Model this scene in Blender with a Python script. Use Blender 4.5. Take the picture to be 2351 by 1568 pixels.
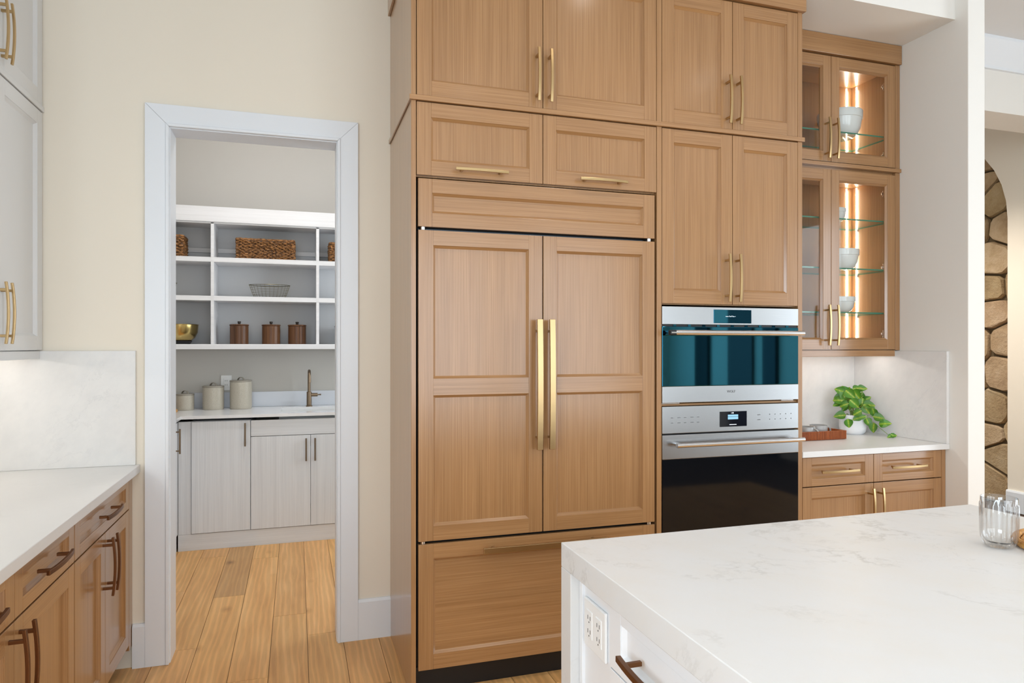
import bpy, math, random
from mathutils import Vector, Matrix
R = math.radians
rnd = random.Random(11)
sc = bpy.context.scene
for o in list(bpy.data.objects):
    bpy.data.objects.remove(o)
COL = sc.collection

# ------------------------------------------------------------------ camera, world, light, exposure
cd = bpy.data.cameras.new('camera'); cam = bpy.data.objects.new('camera', cd); COL.objects.link(cam)
cd.sensor_fit = 'HORIZONTAL'; cd.sensor_width = 36; cd.lens = 24.0; cd.shift_y = 10.5 / 2351; cd.clip_start = .02
cam.location = (0, 0, 1.44); cam.rotation_euler = (R(90), 0, R(-17.54)); sc.camera = cam
sc.view_settings.view_transform = 'Standard'; sc.view_settings.look = 'None'
sc.view_settings.gamma = 1; sc.view_settings.use_curve_mapping = False
sc.view_settings.exposure = 0.40
cy_ = sc.cycles; cy_.max_bounces = 6; cy_.diffuse_bounces = 3; cy_.glossy_bounces = 3; cy_.transmission_bounces = 4; cy_.transparent_max_bounces = 10; cy_.caustics_reflective = False; cy_.caustics_refractive = False
w = bpy.data.worlds.new('sky'); sc.world = w; w.use_nodes = True
w.node_tree.nodes['Background'].inputs[0].default_value = (.80, .90, 1, 1)
w.node_tree.nodes['Background'].inputs[1].default_value = 1.0

def area(name, loc, rot, sx, sy, power, col=(1, 1, 1), spread=180):
    l = bpy.data.lights.new(name, 'AREA'); l.shape = 'RECTANGLE'; l.size = sx; l.size_y = sy
    l.energy = power; l.color = col; l.spread = R(spread)
    o = bpy.data.objects.new(name, l); COL.objects.link(o); o.location = loc; o.rotation_euler = rot
    return o
DAY = (.84, .93, 1.0)
# daylight through the windows of the rear wall, of the left wall over the sink and of the living side
area('daylight', (-.25, -4.62, 1.7), (R(90), 0, 0), 1.9, 2.9, 46, DAY)
area('daylight', (1.95, -4.62, 1.7), (R(90), 0, 0), 1.9, 2.9, 46, DAY)
area('daylight', (4.15, -4.62, 1.7), (R(90), 0, 0), 1.9, 2.9, 46, DAY)
area('daylight', (-1.47, -.7, 1.75), (R(90), 0, R(-90)), 2.2, 1.4, 75, (.74, .88, 1.0))
area('daylight', (5.98, -.05, 1.6), (R(90), 0, R(90)), 2.3, 2.6, 60, DAY)

area('daylight', (1.99, 4.6, 1.74), (R(90), 0, R(90)), 1.1, 1.4, 21, DAY)  # added lamp at an invented pantry window, to brighten the pantry

# ------------------------------------------------------------------ helpers
BASE = {}
def rz(p, a):
    c, s = math.cos(a), math.sin(a)
    return Vector((p[0] * c - p[1] * s, p[0] * s + p[1] * c, p[2]))
def tag(o, label=None, cat=None, group=None, kind=None):
    if label: o['label'] = label
    if cat: o['category'] = cat
    if group: o['group'] = group
    if kind: o['kind'] = kind
    return o
def thing(name, label, cat, base=(0, 0, 0), rot=0, group=None):
    """an Empty at the thing's base; parts are drawn in the frame turned by rot about the world origin"""
    o = bpy.data.objects.new(name, None); COL.objects.link(o)
    o.empty_display_size = .1
    o.location = rz(base, rot); o.rotation_euler = (0, 0, rot)
    BASE[o] = Vector(base)
    return tag(o, label, cat, group)
class MB:
    def __init__(s): s.v = []; s.f = []; s.m = []; s.s = []
    def add(s, vs, fs, mi=0, sm=False):
        n = len(s.v); s.v += [Vector(p) for p in vs]
        for f in fs: s.f.append([i + n for i in f]); s.m.append(mi); s.s.append(sm)
        return s
    def box(s, x0, x1, y0, y1, z0, z1, mi=0):
        if x0 > x1: x0, x1 = x1, x0
        if y0 > y1: y0, y1 = y1, y0
        if z0 > z1: z0, z1 = z1, z0
        return s.add([(x0,y0,z0),(x1,y0,z0),(x1,y1,z0),(x0,y1,z0),(x0,y0,z1),(x1,y0,z1),(x1,y1,z1),(x0,y1,z1)],
                     [(3,2,1,0),(4,5,6,7),(0,1,5,4),(1,2,6,5),(2,3,7,6),(3,0,4,7)], mi)
    def prism(s, poly, lo, hi, axis='z', mi=0):
        """poly: 2D points counter-clockwise; axis x: (y,z), y: (x,z), z: (x,y)"""
        def p(q, h): return {'x': (h, q[0], q[1]), 'y': (q[0], h, q[1]), 'z': (q[0], q[1], h)}[axis]
        n = len(poly); vs = [p(q, lo) for q in poly] + [p(q, hi) for q in poly]
        fs = [tuple(range(n))[::-1], tuple(range(n, 2 * n))] + [(i, (i + 1) % n, n + (i + 1) % n, n + i) for i in range(n)]
        if axis == 'y': fs = [f[::-1] for f in fs]
        return s.add(vs, fs, mi)
    def tube(s, path, r, n=10, closed=False, mi=0, cap=True, sm=True):
        P = [Vector(p) for p in path]; N = len(P)
        rr = r if isinstance(r, (list, tuple)) else [r] * N
        vs = []; up = None
        for i in range(N):
            a = P[(i - 1) % N] if (closed or i > 0) else P[i]
            b = P[(i + 1) % N] if (closed or i < N - 1) else P[i]
            t = (b - a).normalized()
            if up is None: up = t.orthogonal().normalized()
            up = (up - t * up.dot(t))
            up = up.normalized() if up.length > 1e-6 else t.orthogonal().normalized()
            q = t.cross(up)
            for k in range(n):
                an = 2 * math.pi * k / n
                vs.append(P[i] + (up * math.cos(an) + q * math.sin(an)) * rr[i])
        fs = []
        for i in range(N if closed else N - 1):
            j = (i + 1) % N
            for k in range(n):
                k2 = (k + 1) % n
                fs.append((i * n + k, i * n + k2, j * n + k2, j * n + k))
        s.add(vs, fs, mi, sm)
        if cap and not closed:
            m = len(s.v) - len(vs)
            s.f.append([m + k for k in range(n)][::-1]); s.m.append(mi); s.s.append(False)
            s.f.append([m + (N - 1) * n + k for k in range(n)]); s.m.append(mi); s.s.append(False)
        return s
    def bar(s, path, side, w, d, mi=0):
        """rectangular section swept along path; side = width direction, d measured across it"""
        P = [Vector(p) for p in path]; sd = Vector(side).normalized(); N = len(P); vs = []
        for i in range(N):
            t = (P[min(i + 1, N - 1)] - P[max(i - 1, 0)]).normalized(); n = t.cross(sd).normalized()
            for a, b in ((-1, -1), (1, -1), (1, 1), (-1, 1)): vs.append(P[i] + sd * (a * w / 2) + n * (b * d / 2))
        fs = [(3, 2, 1, 0), tuple((N - 1) * 4 + k for k in range(4))]
        for i in range(N - 1):
            for k in range(4):
                k2 = (k + 1) % 4; fs.append((i * 4 + k, i * 4 + k2, i * 4 + 4 + k2, i * 4 + 4 + k))
        return s.add(vs, fs, mi)
    def lathe(s, prof, c=(0, 0, 0), n=40, mi=0, mis=None, sx=1, sy=1):
        vs = []; fs = []; idx = []
        for r, z in prof:
            if r < 1e-6: idx.append([len(vs)]); vs.append((c[0], c[1], c[2] + z))
            else:
                idx.append(list(range(len(vs), len(vs) + n)))
                for k in range(n):
                    a = 2 * math.pi * k / n; vs.append((c[0] + sx * r * math.cos(a), c[1] + sy * r * math.sin(a), c[2] + z))
        for i in range(len(prof) - 1):
            A, B = idx[i], idx[i + 1]; fs = []
            for k in range(n):
                k2 = (k + 1) % n
                if len(A) == 1 and len(B) == 1: continue
                if len(A) == 1: fs.append((A[0], B[k], B[k2])[::-1])
                elif len(B) == 1: fs.append((A[k], A[k2], B[0]))
                else: fs.append((A[k], A[k2], B[k2], B[k]))
            if i == 0: s.add(vs, [], 0)
            n0 = len(s.v) - len(vs)
            for f in fs: s.f.append([q + n0 for q in f]); s.m.append(mis[i] if mis else mi); s.s.append(True)
        return s
    def mesh(s, name, mats, off=Vector((0, 0, 0)), ang=35):
        me = bpy.data.meshes.new(name)
        me.from_pydata([tuple(p - off) for p in s.v], [], s.f)
        for m in (mats if isinstance(mats, (list, tuple)) else [mats]): me.materials.append(m)
        me.polygons.foreach_set('material_index', s.m)
        if any(s.s):
            me.polygons.foreach_set('use_smooth', s.s); me.set_sharp_from_angle(angle=R(ang))
        me.update()
        return me
    def build(s, name, mats, parent=None, bevel=0, label=None, base=None, rot=0, seg=2, ang=35):
        if parent is not None:
            root = parent if parent.parent is None else parent.parent
            off = BASE[root]
        else: off = Vector(base) if base is not None else Vector((0, 0, 0))
        o = bpy.data.objects.new(name, s.mesh(name, mats, off, ang)); COL.objects.link(o)
        if parent is not None: o.parent = parent
        else:
            o.location = rz(off, rot); o.rotation_euler = (0, 0, rot); BASE[o] = off
        if bevel:
            b = o.modifiers.new('edge', 'BEVEL'); b.width = bevel; b.segments = seg; b.limit_method = 'ANGLE'; b.angle_limit = R(40)
        if label: o['label'] = label
        return o
def box(name, mat, parent, x0, x1, y0, y1, z0, z1, bevel=.0015, label=None):
    return MB().box(x0, x1, y0, y1, z0, z1).build(name, mat, parent, bevel, label)
def struct(o): o['kind'] = 'structure'; return o

# ------------------------------------------------------------------ materials
def srgb(r, g, b):
    def c(u):
        u /= 255; return u / 12.92 if u <= .04045 else ((u + .055) / 1.055) ** 2.4
    return (c(r), c(g), c(b), 1)
def new_mat(name):
    m = bpy.data.materials.new(name); m.use_nodes = True
    nt = m.node_tree; return m, nt, nt.nodes['Principled BSDF']
def plain(name, col, rough=.5, metal=0, spec=.5, emit=None, es=0, noise=0, coat=0):
    m, nt, b = new_mat(name)
    b.inputs['Base Color'].default_value = col; b.inputs['Roughness'].default_value = rough
    b.inputs['Metallic'].default_value = metal; b.inputs['Specular IOR Level'].default_value = spec
    b.inputs['Coat Weight'].default_value = coat
    if emit: b.inputs['Emission Color'].default_value = emit; b.inputs['Emission Strength'].default_value = es
    if noise:
        t = nt.nodes.new('ShaderNodeTexCoord'); n = nt.nodes.new('ShaderNodeTexNoise'); n.inputs['Scale'].default_value = 180
        bm = nt.nodes.new('ShaderNodeBump'); bm.inputs['Strength'].default_value = noise; bm.inputs['Distance'].default_value = .002
        nt.links.new(t.outputs['Object'], n.inputs['Vector']); nt.links.new(n.outputs['Fac'], bm.inputs['Height'])
        nt.links.new(bm.outputs['Normal'], b.inputs['Normal'])
    return m
def coords(nt, scale, rand=15.0):
    t = nt.nodes.new('ShaderNodeTexCoord'); oi = nt.nodes.new('ShaderNodeObjectInfo')
    ml = nt.nodes.new('ShaderNodeMath'); ml.operation = 'MULTIPLY'; ml.inputs[1].default_value = rand
    nt.links.new(oi.outputs['Random'], ml.inputs[0])
    ad = nt.nodes.new('ShaderNodeVectorMath'); ad.operation = 'ADD'
    nt.links.new(t.outputs['Object'], ad.inputs[0]); nt.links.new(ml.outputs[0], ad.inputs[1])
    mp = nt.nodes.new('ShaderNodeMapping'); mp.inputs['Scale'].default_value = scale
    nt.links.new(ad.outputs[0], mp.inputs['Vector'])
    return ad.outputs[0], mp.outputs[0], oi
def ramp(nt, fac, stops):
    r = nt.nodes.new('ShaderNodeValToRGB'); e = r.color_ramp.elements
    while len(e) < len(stops): e.new(.5)
    for k, (p, c) in enumerate(stops): e[k].position = p; e[k].color = c
    nt.links.new(fac, r.inputs[0]); return r.outputs[0]
def noise(nt, vec, scale, detail=4, rough=.55, dist=0):
    n = nt.nodes.new('ShaderNodeTexNoise'); n.inputs['Scale'].default_value = scale; n.inputs['Detail'].default_value = detail
    n.inputs['Roughness'].default_value = rough; n.inputs['Distortion'].default_value = dist
    nt.links.new(vec, n.inputs['Vector']); return n.outputs['Fac']
def mixc(nt, a, b, fac, mode='MIX'):
    m = nt.nodes.new('ShaderNodeMix'); m.data_type = 'RGBA'; m.blend_type = mode
    for k, q in ((6, a), (7, b)):
        if isinstance(q, tuple): m.inputs[k].default_value = q
        else: nt.links.new(q, m.inputs[k])
    if isinstance(fac, (int, float)): m.inputs[0].default_value = fac
    else: nt.links.new(fac, m.inputs[0])
    return m.outputs[2]
def wood(name, dark, mid, light, axis, rough=.30, contrast=1.0, s=1.0, pore=.35, coat=0):
    m, nt, b = new_mat(name)
    sc_ = {'z': (1, 1, .010), 'x': (.010, 1, 1), 'y': (1, .010, 1)}[axis]
    ob, mp, oi = coords(nt, sc_)
    f1 = noise(nt, mp, 230 * s, 2, .6)
    f2 = noise(nt, mp, 640 * s, 1, .5)
    f3 = noise(nt, mp, 22 * s, 1, .5)
    c1 = ramp(nt, f1, [(.5 - .24 / contrast, dark), (.5, mid), (.5 + .24 / contrast, light)])
    c3 = ramp(nt, f3, [(.3, (.95, .945, .94, 1)), (.7, (1.04, 1.035, 1.03, 1))])
    c = mixc(nt, c1, c3, 1.0, 'MULTIPLY')
    c2 = ramp(nt, f2, [(.32, (.80, .77, .74, 1)), (.48, (1, 1, 1, 1))])
    c = mixc(nt, c, c2, pore, 'MULTIPLY')
    nt.links.new(c, b.inputs['Base Color'])
    b.inputs['Roughness'].default_value = rough; b.inputs['Specular IOR Level'].default_value = .4; b.inputs['Coat Weight'].default_value = coat; b.inputs['Coat Roughness'].default_value = .18
    return m
def marble(name, base, vein, warm, rough=.22, amount=.5, scale=1.0, cloud=.35):
    m, nt, b = new_mat(name)
    ob, m0, oi = coords(nt, (1, 1, 1), 3.0); m0.node.inputs['Rotation'].default_value = (R(20), R(35), R(50))
    m2 = nt.nodes.new('ShaderNodeMapping'); m2.inputs['Scale'].default_value = (.38, 1.2, 1.2); nt.links.new(m0, m2.inputs['Vector']); mp = m2.outputs[0]
    warp = noise(nt, mp, 1.6 * scale, 5, .6)
    n1 = noise(nt, mp, 1.7 * scale, 7, .66, .35)
    n2 = noise(nt, mp, 4.2 * scale, 6, .66, .3)
    def line(f, w_):
        a = nt.nodes.new('ShaderNodeMath'); a.operation = 'SUBTRACT'; a.inputs[1].default_value = .5; nt.links.new(f, a.inputs[0])
        c = nt.nodes.new('ShaderNodeMath'); c.operation = 'ABSOLUTE'; nt.links.new(a.outputs[0], c.inputs[0])
        return ramp(nt, c.outputs[0], [(0, (1, 1, 1, 1)), (w_, (0, 0, 0, 1))])
    l1 = line(n1, .014); l2 = line(n2, .009)
    msk = ramp(nt, warp, [(.48, (0, 0, 0, 1)), (.66, (1, 1, 1, 1))])
    v = mixc(nt, l1, l2, .4, 'ADD'); v = mixc(nt, v, msk, 1, 'MULTIPLY')
    k = nt.nodes.new('ShaderNodeMath'); k.operation = 'MULTIPLY'; k.inputs[1].default_value = amount
    nt.links.new(v, k.inputs[0])
    cl = noise(nt, mp, 7 * scale, 6, .6)
    cc = ramp(nt, cl, [(.3, warm), (.62, base)])
    bs = mixc(nt, base, cc, cloud)
    nt.links.new(mixc(nt, bs, vein, k.outputs[0]), b.inputs['Base Color'])
    b.inputs['Roughness'].default_value = rough
    return m
def pane(name, tint=(1, 1, 1, 1), refl=1.0, rough=0.0):
    m = bpy.data.materials.new(name); m.use_nodes = True; nt = m.node_tree; nt.nodes.clear()
    o = nt.nodes.new('ShaderNodeOutputMaterial'); mx = nt.nodes.new('ShaderNodeMixShader')
    t = nt.nodes.new('ShaderNodeBsdfTransparent'); g = nt.nodes.new('ShaderNodeBsdfGlossy'); f = nt.nodes.new('ShaderNodeMath'); f.operation = 'POWER'; f.inputs[1].default_value = 5; lw = nt.nodes.new('ShaderNodeLayerWeight'); lw.inputs[0].default_value = .5; nt.links.new(lw.outputs['Facing'], f.inputs[0])
    t.inputs[0].default_value = tint; g.inputs['Roughness'].default_value = rough
    k = nt.nodes.new('ShaderNodeMath'); k.operation = 'MULTIPLY_ADD'; k.inputs[1].default_value = .9 * refl; k.inputs[2].default_value = .05 * refl
    nt.links.new(f.outputs[0], k.inputs[0]); nt.links.new(k.outputs[0], mx.inputs[0])
    nt.links.new(t.outputs[0], mx.inputs[1]); nt.links.new(g.outputs[0], mx.inputs[2]); nt.links.new(mx.outputs[0], o.inputs[0])
    return m
M = {}
oak = (srgb(145, 103, 64), srgb(165, 122, 79), srgb(180, 138, 94))
M['oak_v'] = wood('oak_vertical', *oak, 'z', contrast=.72, coat=.8); M['oak_h'] = wood('oak_horizontal', *oak, 'x', contrast=.72, coat=.8); M['oak_d'] = wood('oak_depth', *oak, 'y', coat=.8)
grey = (srgb(214, 217, 221), srgb(226, 229, 233), srgb(234, 237, 240))
M['ash_v'] = wood('grey_laminate_vertical', *grey, 'z', .45, .7, pore=.1); M['ash_h'] = wood('grey_laminate_horizontal', *grey, 'x', .45, .7, pore=.1)
lam = (srgb(228, 229, 231), srgb(236, 237, 240), srgb(241, 242, 245))
M['shelf_h'] = wood('white_laminate', *lam, 'x', .45, .7, pore=.06)
M['wall'] = plain('cream_wall_paint', srgb(243, 233, 216), .8)
M['wall_grey'] = plain('greige_wall_paint', srgb(203, 200, 194), .8)
M['wall_white'] = plain('white_wall_paint', srgb(238, 234, 227), .8)
M['trim'] = plain('white_trim_paint', srgb(236, 239, 243), .35)
M['ceil'] = plain('white_ceiling_paint', srgb(232, 232, 232), .9)
M['paint'] = plain('white_cabinet_paint', srgb(223, 222, 220), .35)
M['paint_w'] = plain('bright_white_cabinet_paint', srgb(240, 241, 243), .32)
M['brass'] = plain('brushed_brass', srgb(192, 163, 118), .3, 1)
M['bronze'] = plain('dark_bronze', srgb(122, 84, 56), .38, 1)
M['nickel'] = plain('brushed_bronze_nickel', srgb(138, 120, 100), .32, 1)
M['black'] = plain('black_plastic', (.006, .006, .007, 1), .45)
M['dark'] = plain('dark_recess', (.012, .011, .010, 1), .7)
M['gunmetal'] = plain('gunmetal', (.05, .06, .07, 1), .3, 1)
M['chrome'] = plain('chrome', (.75, .76, .78, 1), .18, 1)
M['quartz'] = marble('island_quartz', srgb(224, 224, 224), srgb(154, 150, 142), srgb(223, 219, 213), .40, .75, 1.0, .5)
M['splash'] = marble('backsplash_quartz', srgb(232, 230, 227), srgb(196, 196, 196), srgb(216, 215, 214), .30, .25, 2.2, .38)
M['counter'] = marble('counter_quartz', srgb(229, 228, 226), srgb(200, 200, 199), srgb(226, 225, 223), .34, .2, 1.8, .4)
M['pcounter'] = plain('pantry_white_quartz', srgb(238, 238, 239), .18)
M['glass'] = pane('clear_cabinet_glass', (.98, .99, .985, 1), .45)
M['shelf_glass'] = pane('glass_shelf_face', (.95, .98, .965, 1), .5)
M['shelf_edge'] = plain('green_glass_edge', srgb(60, 128, 105), .12)
M['led'] = plain('led_strip', (1, .93, .82, 1), .5, emit=(1, .88, .68, 1), es=34)
M['led_under'] = plain('under_cabinet_led', (1, .95, .88, 1), .5, emit=(1, .93, .86, 1), es=15)
M['lens'] = plain('downlight_lens', (1, 1, 1, 1), .5, emit=(1, .93, .84, 1), es=12)
M['porcelain'] = plain('white_porcelain', srgb(238, 239, 238), .12, coat=.3)
M['plastic'] = plain('white_plastic', srgb(244, 244, 243), .35)
M['slot'] = plain('outlet_slot', srgb(60, 58, 55), .6)
def steel(name, axis='x', col=.63):
    m, nt, b = new_mat(name); ob, mp, oi = coords(nt, {'x': (.01, 1, 1), 'z': (1, 1, .01)}[axis])
    f = noise(nt, mp, 900, 2)
    c = ramp(nt, f, [(.3, (col * .92, col * .94, col * .96, 1)), (.7, (col, col * 1.01, col * 1.02, 1))])
    nt.links.new(c, b.inputs['Base Color']); b.inputs['Metallic'].default_value = 1; b.inputs['Roughness'].default_value = .27
    b.inputs['Anisotropic'].default_value = .5
    return m
M['steel'] = steel('brushed_stainless', 'x', .46)
M['teal_glass'] = plain('teal_mirror_glass', (.028, .145, .225, 1), .03, 1)
M['black_glass'] = plain('black_oven_glass', (.003, .004, .006, 1), .05, 0, .3)
M['screen'] = plain('oven_screen', (.004, .006, .012, 1), .06)
M['screen_lit'] = plain('screen_lit_blue', srgb(120, 165, 190), .3, emit=srgb(130, 175, 200), es=.6)
M['screen_text'] = plain('screen_white_text', (.8, .85, .9, 1), .3, emit=(.8, .88, .95, 1), es=.8)
M['print'] = plain('grey_panel_print', srgb(92, 92, 94), .5)

# oak floor: object colour tints every plank
def floor_mat():
    m, nt, b = new_mat('oak_floor'); ob, mp, oi = coords(nt, (1, .11, 1), 40)
    f1 = noise(nt, mp, 16, 4, .55); ob3, mp3, _ = coords(nt, (1, .02, 1), 40); f2 = noise(nt, mp3, 300, 3)
    wv = nt.nodes.new('ShaderNodeTexWave'); wv.wave_type = 'BANDS'; wv.bands_direction = 'X'
    wv.inputs['Scale'].default_value = 11; wv.inputs['Distortion'].default_value = 9; wv.inputs['Detail'].default_value = 2; wv.inputs['Detail Scale'].default_value = .9; wv.inputs['Detail Roughness'].default_value = .55
    nt.links.new(mp, wv.inputs['Vector'])
    c = ramp(nt, f1, [(.3, srgb(208, 156, 97)), (.5, srgb(220, 169, 108)), (.72, srgb(229, 181, 121))])
    g = ramp(nt, wv.outputs['Fac'], [(.0, (.95, .945, .93, 1)), (.62, (1, 1, 1, 1)), (.9, (1.13, 1.13, 1.12, 1))])
    c = mixc(nt, c, g, .9, 'MULTIPLY')
    c = mixc(nt, c, ramp(nt, f2, [(.33, (.86, .83, .79, 1)), (.5, (1, 1, 1, 1))]), .5, 'MULTIPLY')
    # knots
    ob2, mp2, _ = coords(nt, (1, .62, 1), 40)
    vo = nt.nodes.new('ShaderNodeTexVoronoi'); vo.inputs['Scale'].default_value = 3.4; nt.links.new(mp2, vo.inputs['Vector'])
    kn = ramp(nt, vo.outputs['Distance'], [(.03, (.30, .24, .18, 1)), (.08, (.8, .75, .7, 1)), (.14, (1, 1, 1, 1))])
    c = mixc(nt, c, kn, .85, 'MULTIPLY')
    c = mixc(nt, c, oi.outputs['Color'], 1.0, 'MULTIPLY')
    nt.links.new(c, b.inputs['Base Color']); b.inputs['Roughness'].default_value = .42; b.inputs['Specular IOR Level'].default_value = .35
    return m
M['floor'] = floor_mat()
M['gap'] = plain('plank_gap', srgb(70, 48, 28), .8)

# ------------------------------------------------------------------ the room
YB = 3.43; CZ = 3.49; XL = -1.40; XR = 3.334; DX0, DX1, DZ = -.545, .187, 2.43
fl = struct(MB().box(-1.7, 6.6, -4.8, 6.4, -.08, -.006).build('floor', M['gap'])); BASE[fl] = Vector((0, 0, 0))
W = .168; cols = {-4: [3.555, 5.05], -3: [2.7, 4.235], -2: [3.15, 4.93], -1: [2.35, 3.845, 5.6], 0: [2.2, 3.55], 1: [2.95, 4.6], 2: [2.4, 3.9]}
for k in range(-10, 27):
    x0 = .052 + k * W; ys = [-.6]; far = 6.0 if k < 3 else (3.0 if x0 < 3.2 else 4.6)
    js = cols.get(k) or [rnd.uniform(.6, 1.6) + q * 1.75 for q in range(4)]
    ys += [y for y in sorted(([1.0 + rnd.uniform(-.4, .4)] if k in cols else []) + js) if y < far - .2] + [far]
    for a, b_ in zip(ys, ys[1:]):
        p = MB().box(x0 + .0011, x0 + W - .0011, a + .0009, b_ - .0009, -.006, 0).build('plank', M['floor'], fl)
        t = rnd.uniform(.93, 1.05); p.color = (t, t * rnd.uniform(.97, 1.0), t * rnd.uniform(.93, 1.0), 1)
        if k == -3 and a > 4.2: p.color = (.74, .73, .74, 1)
        if k == -4 and a < 5 and b_ > 4.5: p.color = (.97, .95, .92, 1)
struct(MB().box(-1.7, 6.6, -4.8, 6.4, CZ, CZ + .1).build('ceiling', M['ceil']))
wb = MB()
for a in ((XL - .1, DX0 - .012, YB, YB + .14, 0, CZ), (DX1 + .012, XR + .116, YB, YB + .14, 0, CZ), (DX0 - .012, DX1 + .012, YB, YB + .14, DZ + .012, CZ)): wb.box(*a)
struct(wb.build('wall_back', M['wall']))
wl = MB()   # left wall with the window over the sink
for a in ((-4.7, -1.8, 0, CZ), (.4, YB, 0, CZ), (-1.8, .4, 0, 1.05), (-1.8, .4, 2.45, CZ)): wl.box(XL - .1, XL, a[0], a[1], a[2], a[3])
struct(wl.build('wall_left', M['wall']))
wr = MB(); xs = [(-1.2, .7), (1.0, 2.9), (3.2, 5.1)]; ed = XL
for a, b_ in xs:
    wr.box(ed, a, -4.7, -4.55, 0, CZ); wr.box(a, b_, -4.7, -4.55, 0, .25); wr.box(a, b_, -4.7, -4.55, 3.15, CZ); ed = b_
wr.box(ed, 6.1, -4.7, -4.55, 0, CZ)
struct(wr.build('wall_rear', M['wall']))
for i, (a, b_) in enumerate(xs):
    f = MB()
    for q in ((a, a + .06, .25, 3.15), (b_ - .06, b_, .25, 3.15), (a, b_, .25, .31), (a, b_, 3.09, 3.15), ((a + b_) / 2 - .02, (a + b_) / 2 + .02, .25, 3.15), (a, b_, 2.3, 2.34)): f.box(q[0], q[1], -4.6, -4.55, q[2], q[3])
    struct(f.build('window_%d' % (i + 1), M['trim']))
f = MB()
for q in ((-1.8, -1.74, 1.05, 2.45), (.34, .4, 1.05, 2.45), (-1.8, .4, 1.05, 1.11), (-1.8, .4, 2.39, 2.45), (-.72, -.68, 1.05, 2.45)): f.box(XL - .05, XL, q[0], q[1], q[2], q[3])
struct(f.build('window_4', M['trim']))
# niche end wall, soffit over the hutch, header and far wall of the hall
struct(MB().box(XR, 3.45, 2.671, YB, 0, CZ).build('wall_right', M['wall_white'], bevel=.004))
struct(MB().box(2.383, XR, 2.745, YB, 3.172, CZ).build('wall_soffit', M['wall_white']))
struct(MB().box(3.45, 5.95, 3.43, 3.71, 3.03, CZ).build('wall_header', M['wall_white']))
cr = MB(); cr.prism([(3.43, 3.31), (3.43, CZ), (3.33, CZ), (3.33, CZ - .02), (3.41, 3.33), (3.41, 3.31)], 3.45, 5.95, 'x')
struct(cr.build('trim_1', M['trim']))
XW = 5.95
def arch_pts(y0, y1, z1, n=18):
    r = (y1 - y0) / 2; c = (y0 + y1) / 2
    return [(c - r * math.cos(math.pi * k / n), z1 + r * math.sin(math.pi * k / n)) for k in range(n + 1)]
ap = arch_pts(4.40, 6.2, 2.56)
wa = MB(); wa.box(XW, XW + .16, 1.15, 4.40, 0, CZ); wa.box(XW, XW + .16, -4.7, -1.25, 0, CZ); wa.box(XW, XW + .16, -1.25, 1.15, 2.95, CZ); wa.box(XW, XW + .16, -1.25, 1.15, 0, .2)
for (ya, za), (yb_, zb) in zip(ap, ap[1:]):
    wa.prism([(ya, za), (yb_, zb), (yb_, CZ), (ya, CZ)], XW, XW + .16, 'x')
wa.box(XW, XW + .16, 6.2, 6.4, 0, CZ)
struct(wa.build('wall_arch', M['wall']))
f = MB()
for q in ((-1.25, -1.19, .2, 2.95), (1.09, 1.15, .2, 2.95), (-1.25, 1.15, .2, .26), (-1.25, 1.15, 2.89, 2.95), (-.07, -.03, .2, 2.95)): f.box(XW, XW + .05, q[0], q[1], q[2], q[3])
struct(f.build('window_5', M['trim']))
bb = MB(); bb.prism([(XW - .022, 0), (XW, 0), (XW, .185), (XW - .014, .185), (XW - .022, .17)], 1.15, 4.40, 'y')
struct(bb.build('baseboard_hall', M['trim']))
struct(MB().box(3.45, XW + .7, 6.3, 6.4, 0, CZ).build('wall_hall_end', M['wall']))
# added unseen black strips and arched slab, giving the oven glass dark reflected bands
for k, (y0, y1) in enumerate(((-3.69, -3.35), (-2.08, -1.82))): struct(MB().box(XW - .06, XW - .001, y0, y1, 0, CZ - .001).build('trim_%d' % (3 + k), M['black'], bevel=.004))
dr = MB(); dr.prism([(-2.87, 0), (-2.32, 0)] + [(y, z) for y, z in arch_pts(-2.87, -2.32, 2.0)][::-1], XW - .04, XW - .001, 'x')
struct(dr.build('reflection_arch_slab', plain('dark_reflection_slab', srgb(62, 46, 34), .4), bevel=.003))
# pantry shell
struct(MB().box(XL, 2.0, 5.91, 6.0, 0, CZ).build('wall_pantry_back', M['wall_grey']))
struct(MB().box(XL - .1, XL, YB + .14, 6.0, 0, CZ).build('wall_pantry_left', M['wall_grey']))
wp = MB()
for q in ((YB + .14, 4.0, 0, CZ), (5.2, 5.91, 0, CZ), (4.0, 5.2, 0, .98), (4.0, 5.2, 2.5, CZ)): wp.box(1.9, 2.0, *q)
struct(wp.build('wall_pantry_right', M['wall_grey']))
f = MB()  # unseen window, added with its opening to let more light into the pantry
for q in ((4.0, 4.05, .98, 2.5), (5.15, 5.2, .98, 2.5), (4.0, 5.2, .98, 1.03), (4.0, 5.2, 2.45, 2.5), (4.58, 4.62, .98, 2.5)): f.box(1.9, 1.95, *q)
struct(f.build('window_6', M['trim']))
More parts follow.
